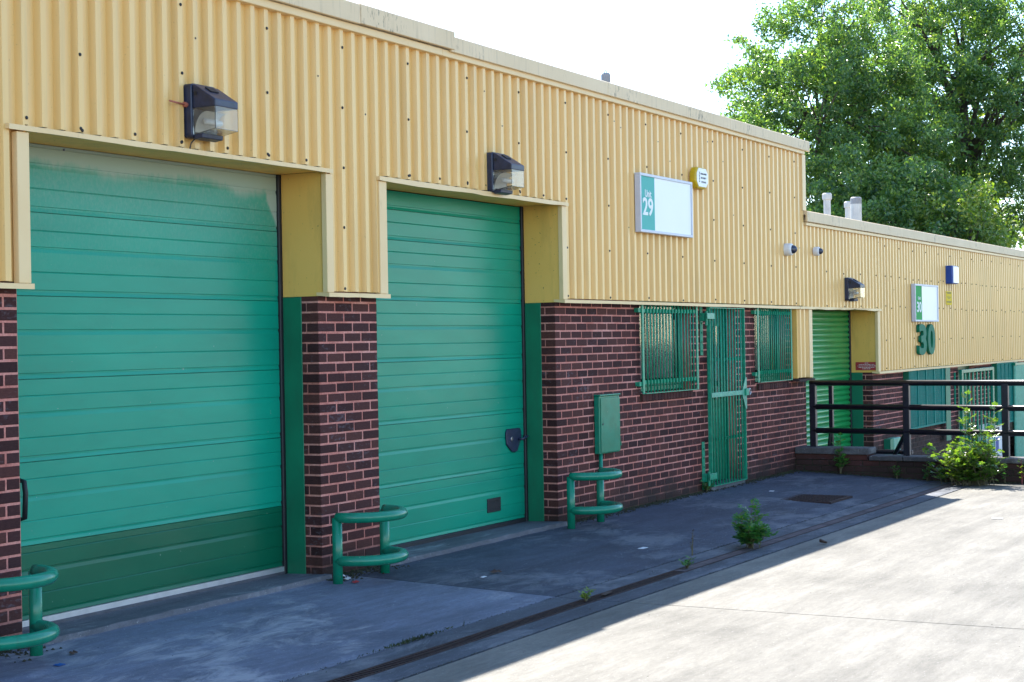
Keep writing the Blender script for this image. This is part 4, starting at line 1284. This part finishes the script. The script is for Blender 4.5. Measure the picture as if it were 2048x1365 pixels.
BR = thing('railing_brace', (21.1, -0.6, DZ), 'thin black splayed brace post standing behind the railing', 'brace')
b = MB(); b.box(21.25, 21.31, -0.20, -0.15, 0.50, 1.09); b.build('post', 'railblack', BR)
b = MB(); b.tube([(21.28, -0.175, 0.52), (21.28, -0.11, 0.0), (21.28, -0.08, DZ)], 0.028, 8); b.build('stay', 'railblack', BR)
b = MB(); b.tube([(21.28, -0.185, 0.50), (21.28, -0.20, DZ)], 0.018, 8); b.build('stay', 'railblack', BR)
b = MB(); b.tube([(21.28, -0.18, 1.10), (21.28, -1.5, 1.075)], 0.02, 8); b.build('tie', 'railblack', BR)
BR2 = thing('railing_brace', (20.9, -1.2, DZ), 'black diagonal stay with bottom bar by the middle railing post', 'brace')
b = MB(); b.tube([(20.56, -1.36, 0.46), (20.95, -1.02, 0.0), (21.1, -0.9, DZ)], 0.028, 8); b.build('stay', 'railblack', BR2)
b = MB(); b.tube([(20.9, -0.72, 0.215), (20.9, -1.36, 0.215)], 0.03, 8); b.build('bar', 'railblack', BR2)

# ------------------------------------------------------------------ foliage
def leaf_object(name, P, D, Nn, L, W, mat, parent, kind=None, fold=0.25):
    """P base points, D directions, Nn normals, L lengths, W widths (arrays)"""
    n = len(P)
    D = D / np.linalg.norm(D, axis=1, keepdims=True)
    S_ = np.cross(D, Nn); S_ /= (np.linalg.norm(S_, axis=1, keepdims=True) + 1e-9)
    N2 = np.cross(S_, D)
    L = np.asarray(L)[:, None]; W = np.asarray(W)[:, None]
    mid = P + D * L * 0.45
    v = np.empty((n, 4, 3))
    v[:, 0] = P; v[:, 1] = mid + S_ * W * 0.5 + N2 * W * fold
    v[:, 2] = P + D * L - N2 * L * 0.08; v[:, 3] = mid - S_ * W * 0.5 + N2 * W * fold
    off = np.array(woff(parent)) if parent else np.zeros(3)
    v = v.reshape(-1, 3) - off
    me = bpy.data.meshes.new(name)
    me.vertices.add(4 * n); me.vertices.foreach_set('co', v.ravel())
    me.loops.add(6 * n); me.polygons.add(2 * n)
    base = (np.arange(n) * 4)[:, None]
    idx = (base + np.array([[0, 1, 2, 0, 2, 3]])).ravel()
    me.loops.foreach_set('vertex_index', idx)
    me.polygons.foreach_set('loop_start', np.arange(2 * n) * 3)
    me.polygons.foreach_set('loop_total', np.full(2 * n, 3))
    me.update(calc_edges=True); me.validate()
    return finish(name, me, mat, parent, kind=kind)

def unit(v):
    return v / (np.linalg.norm(v, axis=-1, keepdims=True) + 1e-9)

def tree(name, label, base, centre, radii, nclus, per, leaf=0.14, mat='leaf_tree', seed=1, limbs=16, spread=0.42, group='trees behind the units'):
    rg = np.random.default_rng(seed)
    T = thing(name, base, label, 'tree', group)
    c = np.array(centre); R = np.array(radii)
    # lumpy crown: cluster centres on noisy shells
    lob = unit(rg.normal(size=(26, 3))); lobh = rg.uniform(0.0, 0.38, 26)
    d = unit(rg.normal(size=(nclus, 3)))
    bumpv = np.max(np.clip((d @ lob.T - 0.72) / 0.28, 0, 1) * lobh[None], axis=1)
    rr_ = (rg.uniform(0.12, 1, nclus) ** 0.45) * (0.80 + bumpv)
    C = c + d * R * rr_[:, None]
    keep = C[:, 2] > base[2] + 1.0
    C = C[keep]; d = d[keep]
    n = len(C) * per
    idx = np.repeat(np.arange(len(C)), per)
    dirs = unit(d * 0.9 + rg.normal(size=d.shape) * 0.6 + np.array([0, 0, 0.25]))
    # every cluster is a short spray of drooping leaves along a twig
    t = rg.uniform(0, 1, n)
    tw = dirs[idx] * (t * spread * 1.6)[:, None]
    P = C[idx] + tw + rg.normal(size=(n, 3)) * spread * np.array([0.42, 0.42, 0.26])
    D = unit(dirs[idx] * 0.6 + rg.normal(size=(n, 3)) * 0.8 + np.array([0, 0, -0.35]))
    Nn = unit(rg.normal(size=(n, 3)) * 0.9 + np.array([-0.25, -0.1, 0.7]))
    L = leaf * rg.uniform(0.6, 1.25, n)
    # inner shade leaves close the heart of the crown
    m_ = len(C) * 2
    di = unit(rg.normal(size=(m_, 3)))
    Pi = c + di * R * (0.66 * rg.uniform(0.05, 1, m_) ** 0.4)[:, None]
    Pi = Pi[Pi[:, 2] > base[2] + 1.0]; m_ = len(Pi)
    P = np.r_[P, Pi]; D = np.r_[D, unit(rg.normal(size=(m_, 3)) + np.array([0, 0, -0.3]))]
    Nn = np.r_[Nn, unit(rg.normal(size=(m_, 3)) * 0.6 + np.array([0, 0, 1.0]))]; L = np.r_[L, leaf * rg.uniform(1.4, 2.2, m_)]
    leaf_object('crown', P, D, Nn, L, L * 0.52, mat, T)
    b = MB()
    bz = Vector(base); top = Vector(c) + Vector((0, 0, R[2] * 0.55))
    tr0 = 0.024 * (top.z - bz.z) + 0.05
    mids = [bz, bz.lerp(Vector(c), 0.5) + Vector((0.1, 0.1, 0)), Vector(c) - Vector((0, 0, R[2] * 0.35)), top]
    b.tube(mids, [tr0, tr0 * 0.75, tr0 * 0.55, 0.03], 10)
    b.build('trunk', 'bark', T, smooth=True)
    sel = rg.choice(len(C), min(limbs, len(C)), replace=False)
    b = MB()
    for i in sel:
        e = Vector(C[i]); f = rg.uniform(0.25, 0.8)
        s0 = Vector(mids[1]).lerp(Vector(mids[3]), f)
        m = s0.lerp(e, 0.5) + Vector((rg.normal() * 0.15, rg.normal() * 0.15, 0.25))
        rb = tr0 * 0.35 * (1 - f * 0.6)
        b.tube([s0, m, e], [rb, rb * 0.55, 0.012], 7)
        for k in range(3):
            j = np.argsort(np.linalg.norm(C - C[i], axis=1))[1 + k * 2]
            b.tube([m.lerp(e, 0.4), Vector(C[j])], [rb * 0.4, 0.008], 5)
    b.build('limbs', 'bark', T, smooth=True)
    return T

def at_dir(px, r, z):
    a = YAW + math.atan((px - 1024) / 3313.67)
    return (r * math.sin(a), -7.145 + r * math.cos(a), z)
p = at_dir(1662, 45, 0)
tree('broadleaf_tree', 'tall bright green tree rising behind the step in the roofs', (p[0], p[1], -1.25), (p[0], p[1], 6.6), (3.2, 3.1, 4.8), 640, 150, 0.115, seed=3, limbs=26, spread=0.30)
p = at_dir(1935, 50, 0)
tree('broadleaf_tree', 'broad darker tree with leaning limb at the right edge', (p[0], p[1], -1.25), (p[0], p[1], 8.2), (3.9, 3.6, 5.6), 800, 150, 0.12, seed=11, limbs=34, spread=0.32)
p = at_dir(1790, 42, 0)
tree('broadleaf_tree', 'lower leafy tree between the two tall trees above the low roof', (p[0], p[1], -1.25), (p[0], p[1], 3.7), (2.6, 2.0, 2.6), 330, 130, 0.12, seed=21, limbs=14, spread=0.28)
p = at_dir(1945, 41, 0)
tree('broadleaf_tree', 'small yellow green sapling showing just over the low roof', (p[0], p[1], -1.25), (p[0], p[1], 3.35), (0.95, 1.0, 1.75), 120, 60, 0.12, mat='leaf_bush', seed=31, limbs=10)

def pinnate(b, leaves, start, d, length, n, leaf, rg, curl=-0.25):
    """one compound leaf: a rachis with paired leaflets"""
    s = Vector(start); d = Vector(d).normalized()
    side = d.cross(Vector((0, 0, 1)))
    side = side.normalized() if side.length > 0.05 else Vector((1, 0, 0))
    nm = side.cross(d)
    pts = [s + d * (length * t) + Vector((0, 0, curl * length * t * t)) for t in (0, 0.35, 0.7, 1.0)]
    b.tube(pts, [0.0022, 0.0018, 0.0014, 0.0008], 4, False)
    for i in range(n):
        t = 0.2 + 0.8 * i / max(1, n - 1)
        q = s + d * (length * t) + Vector((0, 0, curl * length * t * t))
        for sg in (-1, 1):
            dd = (d * 0.55 + side * sg + Vector((0, 0, rg.normal() * 0.15 - 0.1)))
            leaves.append((q, dd, nm + Vector((rg.normal(), rg.normal(), rg.normal())) * 0.25, leaf * (1.0 - 0.35 * abs(t - 0.5)) * rg.uniform(0.8, 1.2)))
    leaves.append((pts[-1], d, nm, leaf))

def plant(name, label, base, stems, mat, cat='plant', seed=1, foot=0.0, leaf=0.05, n_leaf=5, width=0.45, stem_mat='stem', group=None, per=7, rach=0.16):
    rg = np.random.default_rng(seed)
    T = thing(name, base, label, cat, group)
    b = MB(); lv = []
    B = Vector(base)
    for (dx, dy, dz, f0) in stems:
        A = B + Vector((rg.normal() * foot * 0.6, rg.normal() * foot, 0))
        tip = A + Vector((dx, dy, dz)); mid = A + Vector((dx * 0.35, dy * 0.35, dz * 0.55))
        b.tube([A + Vector((dx * 0.08, dy * 0.08, -0.01)), mid, tip], [0.005, 0.0035, 0.0015], 5)
        for k in range(per):
            t = f0 + (1 - f0) * (k + rg.uniform(0.2, 0.8)) / per
            q = mid.lerp(tip, (t - 0.5) * 2) if t > 0.5 else A.lerp(mid, t * 2)
            a = k * 2.4 + rg.uniform(0, 1)
            d = Vector((math.cos(a), math.sin(a), 0.45 + 0.5 * t + rg.normal() * 0.15))
            pinnate(b, lv, q, d, rach * rg.uniform(0.7, 1.2) * (1.1 - 0.5 * t), n_leaf, leaf * (1.1 - 0.3 * t), rg)
    b.build('stems', stem_mat, T)
    P = np.array([tuple(l[0]) for l in lv]); D = np.array([tuple(l[1]) for l in lv]); N_ = np.array([tuple(l[2]) for l in lv]); L = np.array([l[3] for l in lv])
    leaf_object('leaves', P, D, N_, L, L * width, mat, T)
    return T

rg = np.random.default_rng(5)
# ash seedling in the drain
st = [(rg.normal() * 0.085, rg.normal() * 0.07, rg.uniform(0.10, 0.24), 0.1) for _ in range(13)] + [(0.03, -0.03, 0.38, 0.35), (0.10, -0.02, 0.30, 0.3), (-0.12, 0.05, 0.27, 0.3)]
plant('ash_seedling', 'green leafy seedling growing out of the drain in the shade', (13.30, -2.065, zg(13.3, -2.06)), st, 'leaf_weed', seed=4, foot=0.02, leaf=0.056, per=6, rach=0.17)
# sunlit shrub against the low wall
bx = (19.95, -2.32, zg(19.9, -2.3))
st = [(rg.normal() * 0.16, rg.normal() * 0.20, rg.uniform(0.18, 0.50), 0.1) for _ in range(52)]
st += [(0.0, -0.06, 1.12, 0.35), (0.02, -0.13, 0.98, 0.35), (-0.02, 0.05, 0.90, 0.4), (0.05, -0.24, 0.78, 0.45), (0.0, 0.20, 0.72, 0.4), (-0.03, -0.30, 0.62, 0.4)]
plant('sunlit_shrub', 'tall sunlit shrub growing at the foot of the low wall', bx, st, 'leaf_shrub', 'shrub', seed=8, foot=0.115, leaf=0.056, per=10, n_leaf=5, rach=0.16)
# climber on the shaded end of the wall
plant('wall_weed', 'small green plant rooted in the shaded end of the low wall', (20.24, -0.62, zg(20.2, -0.6) + 0.02),
      [(-0.03, -0.04 + rg.normal() * 0.05, rg.uniform(0.14, 0.36), 0.2) for _ in range(7)] + [(0.02, 0.05, 0.40, 0.4), (0.02, 0.0, 0.48, 0.6)], 'leaf_weed', seed=13, leaf=0.045, per=5, n_leaf=3, rach=0.09, width=0.6)
plant('willowherb', 'thin red stemmed weed by the sunlit low wall near the right edge', (20.2, -2.86, zg(20.2, -2.86)), [(0, 0, 0.30, 0.3), (0.02, -0.03, 0.16, 0.3)], 'leaf_bush', seed=14, leaf=0.035, per=9, n_leaf=2, rach=0.06, stem_mat='redstem')
plant('willowherb', 'short weed between the sunlit shrub and the red stemmed weed', (20.22, -2.66, zg(20.2, -2.66)), [(0, 0, 0.22, 0.3), (0.02, 0.03, 0.12, 0.3)], 'leaf_weed', seed=15, leaf=0.03, per=6, n_leaf=2, rach=0.05)
plant('drain_weed', 'tiny pale weed in the near stretch of the drain', (10.15, -2.06, zg(10.1, -2.06)), [(rg.normal() * 0.04, rg.normal() * 0.03, rg.uniform(0.03, 0.07), 0.1) for _ in range(6)], 'leaf_bush', seed=16, leaf=0.03, per=4, n_leaf=2, rach=0.04)
plant('drain_weed', 'small weed tuft in the drain just before the leafy seedling', (11.95, -2.05, zg(12, -2.06)), [(rg.normal() * 0.05, rg.normal() * 0.03, rg.uniform(0.03, 0.09), 0.1) for _ in range(7)], 'leaf_weed', seed=17, leaf=0.03, per=4, n_leaf=2, rach=0.04)
plant('dock_stalk', 'thin brown dried stalk in the joint left of the seedling', (12.62, -1.81, zg(12.6, -1.8)), [(0.02, 0, 0.20, 0.4), (-0.01, 0.01, 0.10, 0.4)], 'cone', seed=18, leaf=0.02, per=5, n_leaf=1, rach=0.02)
plant('gate_weed', 'small weed tuft on the ground below the gate hinge', (17.22, -0.05, 0.0), [(rg.normal() * 0.06, -abs(rg.normal()) * 0.04, rg.uniform(0.04, 0.12), 0.1) for _ in range(9)], 'leaf_weed', seed=19, leaf=0.04, per=4, n_leaf=2, rach=0.05)
for k, y in enumerate((-1.35, -1.72, -1.95)):
    plant('wall_foot_weed', ('faint weed at the wall foot below the middle railing post', 'second faint weed along the foot of the low wall', 'feathery weed touching the left side of the sunlit shrub')[k], (20.22, y, zg(20.2, y)),
          [(rg.normal() * 0.03, rg.normal() * 0.04, rg.uniform(0.07, 0.16 + 0.08 * k), 0.1) for _ in range(4)], 'leaf_weed', seed=40 + k, leaf=0.03, per=5, n_leaf=3, rach=0.06)

# moss, grass and dirt along the foot of the walls and in the joints
N = 2600
xs_ = np.concatenate([RNG.uniform(13.75, 20.3, N), RNG.uniform(9.98, 10.72, 500), RNG.uniform(6.3, 7.0, 300)])
ys_ = -np.abs(RNG.normal(0, 0.035, len(xs_))) - 0.004
yy_ = RNG.uniform(-6, -0.05, 1800); xx_ = 20.32 - np.abs(RNG.normal(0, 0.03, 1800))
xs_ = np.concatenate([xs_, xx_]); ys_ = np.concatenate([ys_, yy_])
gx = RNG.normal(8.35, 0.20, 260); xs_ = np.concatenate([xs_, gx]); ys_ = np.concatenate([ys_, np.full(260, -1.81) + RNG.normal(0, 0.008, 260)])
zs_ = np.array([zg(a, c) for a, c in zip(xs_, ys_)])
sel_ = RNG.uniform(size=len(xs_)) < np.where(np.abs(xs_ - 8.35) < 0.9, 1.0, 0.30)
xs_, ys_, zs_ = xs_[sel_], ys_[sel_], zs_[sel_]
P = np.c_[xs_, ys_, zs_ - 0.002]
n = len(P)
D = unit(RNG.normal(size=(n, 3)) * np.array([0.6, 0.6, 0.2]) + np.array([0, 0, 0.9]))
o = leaf_object('moss_and_grass', P, D, unit(RNG.normal(size=(n, 3))), RNG.uniform(0.008, 0.035, n), RNG.uniform(0.004, 0.010, n), 'moss', None, 'stuff')
o['label'] = 'sparse grass and moss along the wall foot and joints'
b = MB()
def crumb(x, y, r):
    z = zg(x, y)
    n0 = len(b.v); k = 5
    for i in range(k):
        a = 2 * math.pi * i / k + random.random(); b.v.append((x + r * math.cos(a), y + r * math.sin(a), z - 0.002))
    b.v.append((x, y, z + r * 0.7))
    for i in range(k): b.f.append((n0 + i, n0 + (i + 1) % k, n0 + k))
for _ in range(1500):
    x = random.uniform(13.75, 20.3); crumb(x, -abs(random.gauss(0, 0.05)) - 0.005, random.uniform(0.004, 0.016))
for _ in range(350):
    crumb(random.uniform(9.9, 10.8), -abs(random.gauss(0, 0.09)) - 0.01, random.uniform(0.004, 0.016))
for _ in range(200):
    crumb(random.uniform(6.2, 7.1), -abs(random.gauss(0, 0.1)) - 0.01, random.uniform(0.004, 0.016))
for _ in range(700):
    crumb(20.31 - abs(random.gauss(0, 0.05)), random.uniform(-6, -0.05), random.uniform(0.005, 0.018))
for _ in range(260):
    crumb(random.uniform(5, 20), random.uniform(-7, -0.1), random.uniform(0.002, 0.006))
for j in (-1.81, -2.335):
    for _ in range(500):
        crumb(random.uniform(4.5, 20), j + random.gauss(0, 0.006), random.uniform(0.002, 0.005))
o = b.build('dirt_crumbs', 'dirt', None, kind='stuff'); o['label'] = 'dark dirt crumbs gathered along walls and joints'

# ------------------------------------------------------------------ litter
def scrap(name, x, y, dx, dy, rot, mat, label, h=0.006, cat='litter'):
    c, s = math.cos(rot), math.sin(rot); z = zg(x, y)
    b = MB()
    n = 5
    for i in range(n + 1):
        u = (i / n - 0.5) * dx; lift = h * (0.3 + abs(math.sin(i * 2.1 + x)))
        for w in (-dy / 2, dy / 2):
            b.v.append((x + c * u - s * w, y + s * u + c * w, z + 0.003 + lift * (1 if w > 0 else 0.4)))
    for i in range(n): b.f.append((2 * i, 2 * i + 2, 2 * i + 3, 2 * i + 1))
    o = b.build(name, mat, None)
    md = o.modifiers.new('thick', 'SOLIDIFY'); md.thickness = 0.002
    return tag(o, label, cat, 'scraps of litter on the concrete')
scrap('paper_scrap', 9.99, -0.20, 0.075, 0.03, 0.3, 'paper', 'white paper scrap lying beside the middle hoop guard', 0.012)
scrap('paper_scrap', 10.05, -0.10, 0.09, 0.05, 0.9, 'paper', 'crumpled white wrapper behind the middle hoop guard', 0.03)
scrap('paper_scrap', 9.90, -0.33, 0.06, 0.03, 0.1, 'red', 'small red wrapper on the ground by the middle hoop guard', 0.01)
scrap('paper_scrap', 10.62, -0.98, 0.07, 0.025, 0.1, 'paper', 'white scrap on the dark slab before the second door', 0.004)
scrap('dead_leaf', 10.85, -0.95, 0.10, 0.04, -0.4, 'cone', 'curled brown leaf beside the white scrap on the slab', 0.02)
scrap('paper_scrap', 12.72, -1.32, 0.11, 0.05, 0.0, 'paper', 'pale flat scrap on the dark slab left of the seedling', 0.002)
scrap('bottle_cap', 6.72, -0.55, 0.05, 0.045, 0.0, 'blue', 'flattened bright blue cap near the left hoop guard', 0.004)
scrap('dead_leaf', 6.98, -0.40, 0.06, 0.03, 0.2, 'cone', 'dark brown chip lying right of the left hoop guard', 0.012)
scrap('dead_leaf', 13.75, -2.55, 0.07, 0.06, 0.2, 'cone', 'dark clod on the concrete right of the leafy seedling', 0.035)
scrap('paper_scrap', 16.3, -3.45, 0.11, 0.10, 0.2, 'paper', 'white scrap lying out on the sunlit concrete', 0.002)
scrap('paper_scrap', 17.75, -0.62, 0.10, 0.05, 0.2, 'paper', 'white scrap just behind the rusty manhole cover', 0.002)
scrap('dead_leaf', 10.45, -2.07, 0.16, 0.035, 0.1, 'cone', 'dark twig lying on the drain grating', 0.006)
